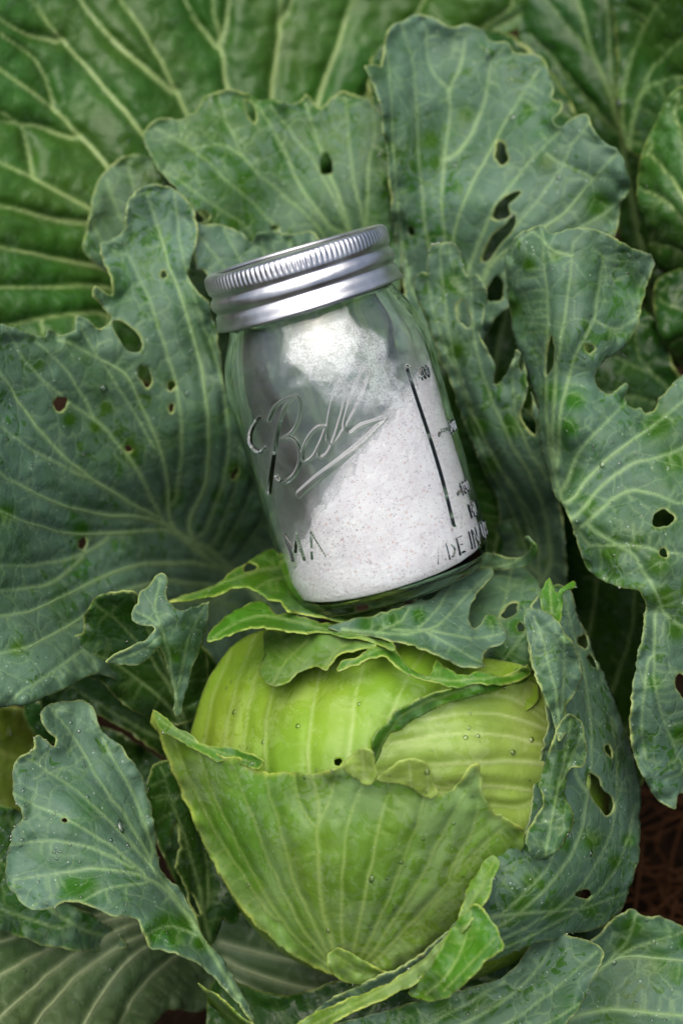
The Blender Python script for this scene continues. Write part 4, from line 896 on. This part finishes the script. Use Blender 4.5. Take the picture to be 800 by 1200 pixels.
RB = 40.6
prof = catmull([(0, 4.0), (14, 3.6), (26, 2.2), (31, 0.6), (33.5, 0.0), (35.6, 0.8), (38.2, 4.0), (39.8, 9), (40.4, 15), (RB, 24), (RB, 40), (RB, 60), (RB, 78), (40.2, 86), (38.6, 93), (35.6, 99.5), (33.2, 103.5), (32.4, 106.5), (33.4, 108), (33.4, 110), (32.2, 111.5), (32.2, 122.5), (31.6, 124.2)], 0.9, False)
inner = catmull([(30.0, 124.2), (29.2, 122.5), (29.2, 108), (30.2, 103.5), (33.0, 98), (36.0, 91.5), (37.6, 84), (38.0, 76), (38.0, 40), (38.0, 20), (37.7, 11), (36.4, 6.4), (33, 4.4), (20, 5.6), (0, 6.4)], 2.0, False)

# raised lettering as strokes traced from the photo, carried onto the glass
def to_glass(px, py):
    o = np.array(CAM); d = np.array(unproject(px, py, 0.0)).reshape(3) - o; d /= np.linalg.norm(d)
    w = (o - JB) * 1000
    a = d - AX * d.dot(AX); b = w - AX * w.dot(AX)
    A_, B_, C_ = a.dot(a), 2 * a.dot(b), b.dot(b) - (RB * 0.965)**2
    disc = B_ * B_ - 4 * A_ * C_
    t = (-B_ - math.sqrt(max(disc, 0))) / (2 * A_)
    p = w + d * t
    return math.atan2(p.dot(SD), p.dot(FR)) * RB, p.dot(AX) / ZS
STROKES = []        # (points in (arc mm, z mm), radius mm, height mm)
def stroke_px(pts, rad, hgt=1.5):
    rad = np.asarray(rad) * 1.15 if not np.isscalar(rad) else rad * 1.15
    c = catmull(pts, 2.0, False)
    STROKES.append((np.array([to_glass(*q) for q in c]), np.full(len(c), rad) if np.isscalar(rad) else np.interp(np.linspace(0, 1, len(c)), np.linspace(0, 1, len(rad)), rad), hgt))
stroke_px([(304, 489), (297, 500), (294, 512), (297, 524), (305, 529), (311, 524)], 0.45)
stroke_px([(347, 465), (337, 473), (329, 492), (323, 520), (319, 548), (316, 576)], [0.4, 0.6, 0.75, 0.6])
stroke_px([(316, 492), (322, 478), (334, 468), (347, 464), (352, 474), (350, 492), (343, 506), (330, 515)], 0.5)
stroke_px([(330, 515), (343, 514), (351, 525), (351, 544), (343, 559), (330, 565), (325, 558)], 0.6)
stroke_px([(384, 500), (374, 500), (362, 512), (355, 530), (357, 541), (366, 536), (375, 520), (382, 502), (375, 524), (374, 535), (381, 534), (388, 524)], 0.5)
stroke_px([(388, 524), (396, 500), (403, 472), (404, 450), (399, 446), (392, 462), (385, 492), (384, 516), (390, 520), (400, 508)], 0.5)
stroke_px([(400, 508), (414, 484), (427, 455), (432, 434), (427, 431), (418, 448), (407, 478), (403, 500), (409, 508), (420, 500), (436, 494), (453, 489)], 0.5)
stroke_px([(351, 579), (372, 560), (398, 540), (424, 518), (453, 489)], [1.0, 0.9, 0.7, 0.35])
stroke_px([(478, 432), (489, 466), (503, 508), (517, 554), (532, 613)], 1.05, 1.2)
stroke_px([(514, 510), (517, 505), (526, 503)], 0.45, 0.7)
stroke_px([(536, 579), (540, 575), (549, 573)], 0.45, 0.7)
GL = {'M': [[(0, 0), (0, 1), (.4, .35), (.8, 1), (.8, 0)]], 'A': [[(0, 0), (.35, 1), (.7, 0)], [(.12, .33), (.58, .33)]], 'S': [[(.6, .85), (.35, 1), (.08, .8), (.3, .52), (.58, .3), (.35, 0), (.02, .15)]],
      'O': [[(.35, 0), (.05, .25), (.05, .75), (.35, 1), (.65, .75), (.65, .25), (.35, 0)]], 'N': [[(0, 0), (0, 1), (.6, 0), (.6, 1)]], 'D': [[(0, 0), (0, 1), (.35, .95), (.6, .6), (.6, .4), (.35, .05), (0, 0)]],
      'E': [[(.5, 1), (0, 1), (0, 0), (.5, 0)], [(0, .5), (.4, .5)]], 'I': [[(.1, 0), (.1, 1)]], 'U': [[(0, 1), (0, .25), (.3, 0), (.6, .25), (.6, 1)]], 'L': [[(0, 1), (0, 0), (.5, 0)]],
      '0': [[(.25, 0), (.02, .25), (.02, .75), (.25, 1), (.48, .75), (.48, .25), (.25, 0)]], '1': [[(.05, .8), (.22, 1), (.22, 0)]], '2': [[(.03, .75), (.2, 1), (.45, .85), (.4, .55), (0, 0), (.5, 0)]], '4': [[(.38, 0), (.38, 1), (0, .3), (.52, .3)]], ' ': []}
ADV = {'M': 1.12, 'I': .45, ' ': .45, 'E': .78, 'L': .75, '0': .72, '1': .55, '2': .74, '4': .74}
def word(txt, px, py, size, rad, hgt, spread=1.0):
    s0, z0 = to_glass(px, py); x = 0
    for ch in txt:
        for g in GL[ch]:
            P = np.array(g) * size + (s0 + x, z0)
            dense = np.concatenate([np.linspace(P[i], P[i + 1], 10) for i in range(len(P) - 1)])
            STROKES.append((dense, np.full(len(dense), rad), hgt))
        x += ADV.get(ch, .92) * size * spread
word('MASON', 343, 656, 9.0, 0.6, 0.95, 1.12)
word('MADE IN USA', 496, 668, 5.6, 0.38, 0.8, 1.08)
word('400', 492, 446, 3.8, 0.27, 0.6)
word('200', 528, 508, 3.8, 0.27, 0.7)
word('100', 541, 580, 3.8, 0.27, 0.7)
word('ML', 552, 606, 4.2, 0.4, 0.7)

front = np.linspace(-1.32, 1.42, 520)
back = np.linspace(1.42, 2 * math.pi - 1.32, 90)[1:-1]
phis = np.r_[front, back]
za, zb = 4.5, 84.0
jm = int(np.argmin(prof[:, 1] + (prof[:, 0] < 30) * 9))
zs = np.linspace(za, zb, 330)
k0 = jm + int(np.argmax(prof[jm:, 1] > za)); k1 = jm + int(np.argmax(prof[jm:, 1] > zb))
outer = np.r_[prof[:k0], np.c_[np.interp(zs, prof[jm:, 1], prof[jm:, 0]), zs], prof[k1:]]
RO = np.repeat(outer[:, :1], len(phis), 1); ZO = np.repeat(outer[:, 1:], len(phis), 1); PO = np.repeat(phis[None], len(outer), 0)
relief = np.zeros_like(RO)
arc = front * RB
for pts, rad, hg in STROKES:
    for (s_, z_), r_ in zip(pts, rad):
        c0, c1 = np.searchsorted(arc, (s_ - 2.2 * r_, s_ + 2.2 * r_))
        r0, r1 = k0 + np.searchsorted(zs, (z_ - 2.2 * r_, z_ + 2.2 * r_))
        if c1 <= c0 or r1 <= r0: continue
        dd = np.sqrt((arc[None, c0:c1] - s_)**2 + (ZO[r0:r1, :1] - z_)**2) / r_
        v = hg * np.clip(1.35 - dd, 0, 0.7) / 0.7
        v = np.where(v > 0, v * v * (3 * hg - 2 * v) / (hg * hg), 0)
        np.maximum(relief[r0:r1, c0:c1], v, out=relief[r0:r1, c0:c1])
RO = RO + relief
# faint unevenness of pressed glass
RO = RO + 0.05 * vnoise(PO * 6, ZO / 9, 77) * (RO > 20)
nO, nP = RO.shape
VO = jar_pt(RO, PO, ZO).reshape(-1, 3)
phi2 = phis[::4]
RI = np.repeat(inner[:, :1], len(phis), 1); ZI = np.repeat(inner[:, 1:], len(phis), 1); PI_ = np.repeat(phis[None], len(inner), 0)
RI = RI + 0.06 * vnoise(PI_ * 5 + 9, ZI / 11, 78) * (RI > 12)
VI = jar_pt(RI, PI_, ZI).reshape(-1, 3)
VA = np.r_[VO, VI]
I = np.arange(len(VA)).reshape(-1, nP)
def ringq(I):
    a, b = I[:-1], I[1:]
    return np.c_[a.ravel(), np.roll(a, -1, 1).ravel(), np.roll(b, -1, 1).ravel(), b.ravel()]
Q = ringq(I)
Q = Q[nP:-nP]                                # leave the degenerate poles to fans
cb, ct = len(VA), len(VA) + 1
VA = np.r_[VA, jar_pt(0, 0, 4.0).reshape(1, 3), jar_pt(0, 0, 6.4).reshape(1, 3)]
r1 = I[1]; rl = I[-2]
T1 = np.c_[np.full(nP, cb), np.roll(r1, -1), r1]; T2 = np.c_[np.full(nP, ct), rl, np.roll(rl, -1)]
def fix_normals(o):
    import bmesh
    bm = bmesh.new(); bm.from_mesh(o.data)
    loose = [v for v in bm.verts if not v.link_faces]
    bmesh.ops.delete(bm, geom=loose, context='VERTS')
    bmesh.ops.recalc_face_normals(bm, faces=bm.faces)
    bm.to_mesh(o.data); bm.free()
    return o
gb = fix_normals(mesh_obj('jar_body', VA, [Q, np.r_[T1, T2]], M['glass'], jar))
gb['label'] = 'clear glass body with raised script Ball, MASON and measuring marks'

# --- lid
def steel_material(name, rust, rough):
    k = NT(name)
    co = k.n('ShaderNodeTexCoord').outputs['Object']
    n1 = k.noise(co, 260, 4, 0.7).outputs[0]; n2 = k.noise(co, 60, 3, 0.6).outputs[0]
    col = k.mix(k.ramp(n2, 0.3, 0.7), (0.47, 0.47, 0.48), (0.60, 0.60, 0.605))
    rm = k.math('MULTIPLY', k.ramp(n1, 0.60, 0.72), k.ramp(k.noise(co, 45, 2).outputs[0], 0.56, 0.68))
    rm = k.math('MULTIPLY', rm, rust)
    col = k.mix(rm, col, (0.30, 0.10, 0.025))
    bs = k.n('ShaderNodeBsdfPrincipled'); k.l(col, bs.inputs['Base Color'])
    k.setv(bs.inputs['Metallic'], k.math('SUBTRACT', 1.0, k.math('MULTIPLY', rm, 0.8)))
    k.setv(bs.inputs['Roughness'], k.ramp(n2, 0.3, 0.7, rough - 0.05, rough + 0.08))
    bp = k.n('ShaderNodeBump'); bp.inputs['Strength'].default_value = 0.12; bp.inputs['Distance'].default_value = 0.0004
    k.l(n1, bp.inputs['Height']); k.l(bp.outputs[0], bs.inputs['Normal'])
    k.l(bs.outputs[0], k.out.inputs[0])
    return k.m
M['steel'] = steel_material('band_steel', 1.0, 0.34)
M['lidsteel'] = steel_material('lid_steel', 1.0, 0.32)
bandp = catmull([(30.2, 125.6), (31.0, 126.2), (33.6, 126.4), (35.0, 126.1), (35.9, 125.3), (36.2, 124.0), (36.2, 120.6), (36.0, 119.6), (35.2, 118.8), (35.2, 118.0), (36.2, 117.0), (36.5, 115.4), (36.2, 113.8), (35.3, 112.9), (35.2, 112.2), (36.0, 111.3), (36.3, 110.0), (36.6, 108.2), (37.0, 107.2), (36.9, 106.5), (36.3, 106.3), (35.6, 106.9), (35.3, 108.2), (35.0, 110.0), (34.4, 112.2), (34.6, 113.0), (35.4, 115.4), (34.4, 117.4), (34.4, 118.6), (35.4, 120.6), (35.4, 124.4), (34.6, 125.4), (33.4, 125.6), (31.0, 125.4)], 0.75, True)
bp_ph = np.linspace(0, 2 * math.pi, 880, endpoint=False)
RBn = np.repeat(bandp[:, :1], 880, 1); ZBn = np.repeat(bandp[:, 1:], 880, 1); PBn = np.repeat(bp_ph[None], len(bandp), 0)
kn = np.clip((ZBn - 120.9) / 0.5, 0, 1) * np.clip((125.6 - ZBn) / 0.5, 0, 1) * (RBn > 35.7)
RBn = RBn + 0.34 * kn * (np.abs(np.cos(PBn * 55))**1.5 - 0.6)
VB = jar_pt(RBn, PBn, ZBn + 0.15 * np.sin(PBn * 2)).reshape(-1, 3)
I = np.arange(len(VB)).reshape(-1, 880)
Ir = np.r_[I, I[:1]]
lid = fix_normals(mesh_obj('screw_band', VB, ringq(Ir), M['steel'], jar))
lid['label'] = 'silver screw band with knurled edge and rust specks'
discp = catmull([(0.01, 125.0), (12, 125.0), (20, 125.0), (24, 125.0), (25.2, 124.2), (26.6, 124.2), (27.6, 124.9), (30, 125.1), (32.6, 125.1), (33.2, 124.8), (33.2, 124.5), (27, 124.4), (12, 124.4), (0.01, 124.4)], 0.8, False)
dp = np.linspace(0, 2 * math.pi, 180, endpoint=False)
VD = jar_pt(np.repeat(discp[:, :1], 180, 1), np.repeat(dp[None], len(discp), 0), np.repeat(discp[:, 1:], 180, 1)).reshape(-1, 3)
fix_normals(mesh_obj('lid_disc', VD, ringq(np.arange(len(VD)).reshape(-1, 180)), M['lidsteel'], jar))

# --- powder inside
def powder_material():
    k = NT('powder')
    co = k.n('ShaderNodeTexCoord').outputs['Object']
    n1 = k.noise(co, 900, 3, 0.7).outputs[0]; n2 = k.noise(co, 120, 4, 0.6).outputs[0]
    col = k.mix(k.ramp(n2, 0.3, 0.7), (0.80, 0.74, 0.77), (0.90, 0.865, 0.885))
    v1 = k.voro(co, 620, 'F1'); sc = k.n('ShaderNodeSeparateColor'); k.l(v1.outputs['Color'], sc.inputs[0])
    v2 = k.voro(co, 1300, 'F1'); s2 = k.n('ShaderNodeSeparateColor'); k.l(v2.outputs['Color'], s2.inputs[0])
    g1 = k.ramp(v1.outputs['Distance'], 0.18, 0.5, 1.0, 0.0); g2 = k.ramp(v2.outputs['Distance'], 0.25, 0.5, 1.0, 0.0)
    patch = k.ramp(k.noise(co, 70, 3).outputs[0], 0.35, 0.65, 0.35, 1.0)
    col = k.mix(k.math('MULTIPLY', g1, k.math('MULTIPLY', patch, k.ramp(sc.outputs[0], 0.55, 0.95, 0, 0.5))), col, (0.42, 0.37, 0.40))
    col = k.mix(k.math('MULTIPLY', g1, k.ramp(sc.outputs[1], 0.80, 1.0, 0, 0.55)), col, (0.62, 0.36, 0.30))
    col = k.mix(k.math('MULTIPLY', g2, k.math('MULTIPLY', patch, k.ramp(s2.outputs[0], 0.55, 0.9, 0, 0.7))), col, (0.30, 0.25, 0.28))
    col = k.mix(k.math('MULTIPLY', g2, k.ramp(s2.outputs[1], 0.82, 0.95, 0, 0.6)), col, (0.58, 0.33, 0.27))
    col = k.mix(k.math('MULTIPLY', g2, k.ramp(s2.outputs[2], 0.7, 0.8, 0, 0.8)), col, (0.95, 0.94, 0.95))
    bs = k.n('ShaderNodeBsdfPrincipled'); k.l(col, bs.inputs['Base Color']); bs.inputs['Roughness'].default_value = 0.95; bs.inputs['Specular IOR Level'].default_value = 0.1
    bp = k.n('ShaderNodeBump'); bp.inputs['Strength'].default_value = 0.35; bp.inputs['Distance'].default_value = 0.0005
    k.l(k.math('ADD', n1, v1.outputs['Distance']), bp.inputs['Height']); k.l(bp.outputs[0], bs.inputs['Normal'])
    k.l(bs.outputs[0], k.out.inputs[0])
    return k.m
M['powder'] = powder_material()
npz = 200; pph = np.linspace(0, 2 * math.pi, 360, endpoint=False)
innz = inner[::-1]                                     # from the base up
iz = innz[:, 1].copy(); ir = innz[:, 0].copy()
msk = ir > 30; iz, ir = iz[msk], ir[msk]
o_ = np.argsort(iz); iz, ir = iz[o_], ir[o_]
def surf_z(x, y):
    """height of the powder's top, mm; x to the right, y toward the lens"""
    base = 50 + 0.62 * x + 0.06 * y - 3.5 * np.clip(-x / 20, 0, 2)**2
    return base + 1.2 * vnoise(x / 6 + 40, y / 6 + 40, 91) + 0.6 * vnoise(x / 2 + 40, y / 2 + 40, 92) + 0.35 * vnoise(x + 80, y + 80, 93)
RWmax = 37.6
xs, ysn = RWmax * np.sin(pph), RWmax * np.cos(pph)
ztop = surf_z(xs, ysn) + 1.6 * vnoise(pph * 9, pph * 0 + 2, 94) + 0.9 * vnoise(pph * 30, pph * 0 + 5, 95)
ztop = np.maximum(ztop, 14)
t = np.linspace(0, 1, 120)[:, None]
ZW = 5.0 + (ztop[None] - 5.0) * t
RW = np.interp(ZW.ravel(), iz, ir).reshape(ZW.shape) - 0.25
RW = np.where(ZW < 5.6, np.minimum(RW, 33 + (ZW - 5.0) * 2), RW) - 0.12 * (vnoise(np.repeat(pph[None] * 40, 120, 0), ZW * 1.5, 96) + 1)
PW = np.repeat(pph[None], 120, 0)
rings = [jar_pt(RW, PW, ZW).reshape(-1, 3)]
rl_ = RW[-1]
for f in np.linspace(1, 0.02, 50)[1:]:
    r_ = rl_ * f
    zc = surf_z(r_ * np.sin(pph), r_ * np.cos(pph))
    zc = np.maximum(zc, 13) * (1 - f**12) + ztop * f**12
    rings.append(jar_pt(r_, pph, zc).reshape(-1, 3))
VP = np.concatenate(rings); I = np.arange(len(VP)).reshape(-1, 360)
QP = ringq(I)
c1 = len(VP); VP = np.r_[VP, jar_pt(0, 0, surf_z(np.array(0.), np.array(0.))).reshape(1, 3), jar_pt(0, 0, 6.8).reshape(1, 3)]
F3 = np.r_[np.c_[np.full(360, c1), I[-1], np.roll(I[-1], -1)], np.c_[np.full(360, c1 + 1), np.roll(I[0], -1), I[0]]]
pw = empty('white_powder', tuple(JB))
tag(pw, 'white speckled powder half filling the glass jar', 'powder')
heap = fix_normals(mesh_obj('powder_heap', VP, [QP, F3], M['powder'], pw))

# dust clinging to the inside of the glass above the heap
def dust_material():
    k = NT('dust_film')
    co = k.n('ShaderNodeTexCoord').outputs['Object']
    at = k.n('ShaderNodeAttribute', attribute_name='dust'); sp = k.n('ShaderNodeSeparateColor'); k.l(at.outputs['Color'], sp.inputs[0])
    n1 = k.noise(co, 130, 6, 0.72, 0.8).outputs[0]; n2 = k.noise(co, 1500, 2, 0.6).outputs[0]
    d = k.math('MULTIPLY', sp.outputs[0], k.ramp(n1, 0.25, 0.6, 0.25, 1.0))
    d = k.math('MULTIPLY', d, k.ramp(n2, 0.25, 0.6, 0.5, 1.0))
    df = k.n('ShaderNodeBsdfDiffuse'); df.inputs[0].default_value = (0.9, 0.89, 0.92, 1)
    tp = k.n('ShaderNodeBsdfTransparent')
    ms = k.n('ShaderNodeMixShader'); k.l(d, ms.inputs[0]); k.l(tp.outputs[0], ms.inputs[1]); k.l(df.outputs[0], ms.inputs[2])
    k.l(ms.outputs[0], k.out.inputs[0])
    return k.m
M['dust'] = dust_material()
fph = np.linspace(-math.pi, math.pi, 420, endpoint=False); fz = np.linspace(12, 103, 200)
FP, FZ = np.meshgrid(fph, fz)
FR_ = np.interp(FZ.ravel(), iz, ir).reshape(FZ.shape) - 0.07
s_ = FP * 38.0
# cloud on the near side, thin veil elsewhere
def blob(sx, sz, rx, rz, a): return a * np.exp(-(((s_ - sx) / rx)**2 + ((FZ - sz) / rz)**2))
warp = 6 * vnoise(s_ / 9 + 50, FZ / 9, 55)
s_ = s_ + warp
cloud = blob(3, 88, 19, 12, 1.0) + blob(8, 78, 15, 9, 0.7) + blob(-6, 95, 14, 7, 0.5) + blob(20, 70, 12, 10, 0.5)
edge = np.clip((cloud - 0.38 + 0.22 * vnoise(s_ / 4 + 70, FZ / 4, 57)) / 0.35, 0, 1)
veil = 0.07 + 0.05 * vnoise(s_ / 14 + 60, FZ / 14, 56)
over = FZ - np.interp(FP % (2 * math.pi), np.r_[pph, 2 * math.pi], np.r_[ztop, ztop[0]])
band = 0.5 * np.exp(-np.clip(over, 0, 99) / 5)
dv = np.clip(veil + 0.55 * edge + band, 0, 0.92)
dv *= np.clip((103 - FZ) / 4, 0, 1) * np.clip((over + 1) / 1.5, 0, 1)
VF = jar_pt(FR_, FP, FZ).reshape(-1, 3)
dd = np.c_[dv.ravel(), dv.ravel(), dv.ravel(), np.ones(dv.size)]
mesh_obj('powder_dust', VF, ringq(np.arange(len(VF)).reshape(-1, 420)), M['dust'], pw, True, {'dust': dd})

# ================================================================== dew on the leaves
def water_material():
    k = NT('water')
    fr = k.n('ShaderNodeFresnel'); fr.inputs[0].default_value = 1.40
    gl = k.n('ShaderNodeBsdfGlossy'); gl.inputs['Roughness'].default_value = 0.04
    tp = k.n('ShaderNodeBsdfTransparent'); tp.inputs[0].default_value = (0.97, 0.98, 0.97, 1)
    ms = k.n('ShaderNodeMixShader'); k.l(k.math('MULTIPLY_ADD', fr.outputs[0], 1.1, True), ms.inputs[0])
    ms.inputs[0].links[0].from_node.inputs[2].default_value = 0.04
    k.l(tp.outputs[0], ms.inputs[1]); k.l(gl.outputs[0], ms.inputs[2]); k.l(ms.outputs[0], k.out.inputs[0])
    return k.m
th = np.linspace(0, 2 * math.pi, 10, endpoint=False)
dome = [(0, 0, 1.0)] + [(math.cos(a) * r_, math.sin(a) * r_, z_) for r_, z_ in ((0.45, 0.9), (0.8, 0.62), (1.0, 0.22), (0.9, -0.15)) for a in th] + [(0, 0, -0.15)]
dome = np.array(dome); dome[:, 2] *= 0.62
df_ = [(0, 1 + j, 1 + (j + 1) % 10) for j in range(10)]
for r_ in range(3): df_ += [(1 + r_ * 10 + j, 1 + (r_ + 1) * 10 + j, 1 + (r_ + 1) * 10 + (j + 1) % 10, 1 + r_ * 10 + (j + 1) % 10) for j in range(10)]
df_ += [(41, 31 + (j + 1) % 10, 31 + j) for j in range(10)]
tri = np.array([f for f in df_ if len(f) == 3]); qd = np.array([f for f in df_ if len(f) == 4])
names = list(LEAF_SURF)
dv_, dt_, dq_, off = [], [], [], 0
rd = np.random.default_rng(5)
def add_drop(p, nr, r):
    global off
    a = np.cross(nr, (0.3, 0.8, 0.5)); a /= np.linalg.norm(a); b = np.cross(nr, a)
    k_ = rd.uniform(0.75, 1.25)
    dv_.append(p + r * (dome[:, :1] * a * k_ + dome[:, 1:2] * b / k_ + dome[:, 2:] * nr))
    dt_.append(tri + off); dq_.append(qd + off); off += len(dome)
for nm in names:
    top, T, vn, P2 = LEAF_SURF[nm]
    ok = (P2[:, 0] > -20) & (P2[:, 0] < 820) & (P2[:, 1] > -20) & (P2[:, 1] < 1220)
    ids = np.where(ok)[0]
    if len(ids) < 300: continue
    area = np.ptp(P2[ids, 0]) * np.ptp(P2[ids, 1])
    n_d = int(min(240, area / 420) * (0.3 if nm.startswith('wrapper') else 1))
    cl = ids[rd.integers(0, len(ids), 6)]
    for _ in range(n_d):
        if rd.random() < 0.5:
            i = ids[rd.integers(len(ids))]
        else:                                   # drops gather in patches
            c_ = P2[cl[rd.integers(6)]]
            tgt = c_ + rd.normal(0, 26, 2)
            i = ids[((P2[ids] - tgt)**2).sum(1).argmin()]
        add_drop(top[i], vn[i], 0.00018 + 0.00060 * rd.random()**3.5)
def big_drop(px, py, r, hmin=-200):
    best = None
    for nm in names:
        top, T, vn, P2 = LEAF_SURF[nm]
        d2 = ((P2 - (px, py))**2).sum(1); i = d2.argmin()
        if d2[i] < 9:
            dist = np.linalg.norm(top[i] - np.array(CAM))
            if best is None or dist < best[0]: best = (dist, top[i], vn[i])
    if best: add_drop(best[1], best[2], r * 0.75)
for (x, y, r) in [(600, 139, .0021), (141, 968, .003), (144, 973, .0013), (435, 1031, .0016), (724, 120, .0018), (532, 195, .0015), (545, 865, .0013), (622, 866, .0015), (560, 862, .0011), (500, 905, .0014), (275, 835, .0016), (310, 870, .0012), (600, 880, .0014), (653, 208, .0014),
                  (705, 545, .0016), (95, 533, .0013), (220, 462, .0016), (120, 455, .0022), (130, 985, .0011), (150, 990, .0012), (668, 980, .0014), (470, 1010, .0012), (690, 1000, .0014), (386, 1090, .0012), (350, 850, .0013), (720, 1128, .0014)]:
    big_drop(x, y, r)
dew = mesh_obj('dew', np.concatenate(dv_), [np.concatenate(dt_), np.concatenate(dq_)], water_material())
tag(dew, 'tiny clear water droplets scattered over the cabbage leaves', 'dew', None, 'stuff')

# ================================================================== straw on the soil
k = NT('straw')
co = k.n('ShaderNodeTexCoord').outputs['Object']
col = k.mix(k.noise(co, 120, 3).outputs[0], (0.014, 0.006, 0.002), (0.070, 0.027, 0.008))
bs = k.n('ShaderNodeBsdfPrincipled'); k.l(col, bs.inputs['Base Color']); bs.inputs['Roughness'].default_value = 0.85; bs.inputs['Specular IOR Level'].default_value = 0.1
k.l(bs.outputs[0], k.out.inputs[0])
M['straw'] = k.m
C = np.array(CAM)
def ground_at(px, py, z=0.012):
    d = np.array(unproject(px, py, 0.0)).reshape(3) - C
    return C + d * ((z - C[2]) / d[2])
tv, tf, off2 = [], [], 0
rs = np.random.default_rng(23)
for i in range(80):
    c_ = ground_at(rs.uniform(690, 880), rs.uniform(900, 1130), 0.010 + rs.uniform(0, 0.012))
    a_ = rs.uniform(0, math.pi); L_ = rs.uniform(0.02, 0.07); r_ = rs.uniform(0.0004, 0.0010)
    d_ = np.array((math.cos(a_), math.sin(a_), rs.uniform(-0.12, 0.12))); s2 = np.array((-math.sin(a_), math.cos(a_), 0)); u2 = np.cross(d_, s2)
    bend = rs.uniform(-0.006, 0.006)
    for q_ in range(4):
        t_ = q_ / 3 - 0.5
        for j in range(5):
            w_ = j * 2 * math.pi / 5
            tv.append(c_ + d_ * L_ * t_ + s2 * bend * (1 - 4 * t_ * t_) + r_ * (math.cos(w_) * s2 + math.sin(w_) * u2))
    for q_ in range(3):
        for j in range(5):
            tf.append((off2 + q_ * 5 + j, off2 + q_ * 5 + (j + 1) % 5, off2 + (q_ + 1) * 5 + (j + 1) % 5, off2 + (q_ + 1) * 5 + j))
    off2 += 20
tag(mesh_obj('straw_mulch', np.array(tv), tf, M['straw']), 'brown straw scraps lying on the bare soil', 'straw', None, 'stuff')
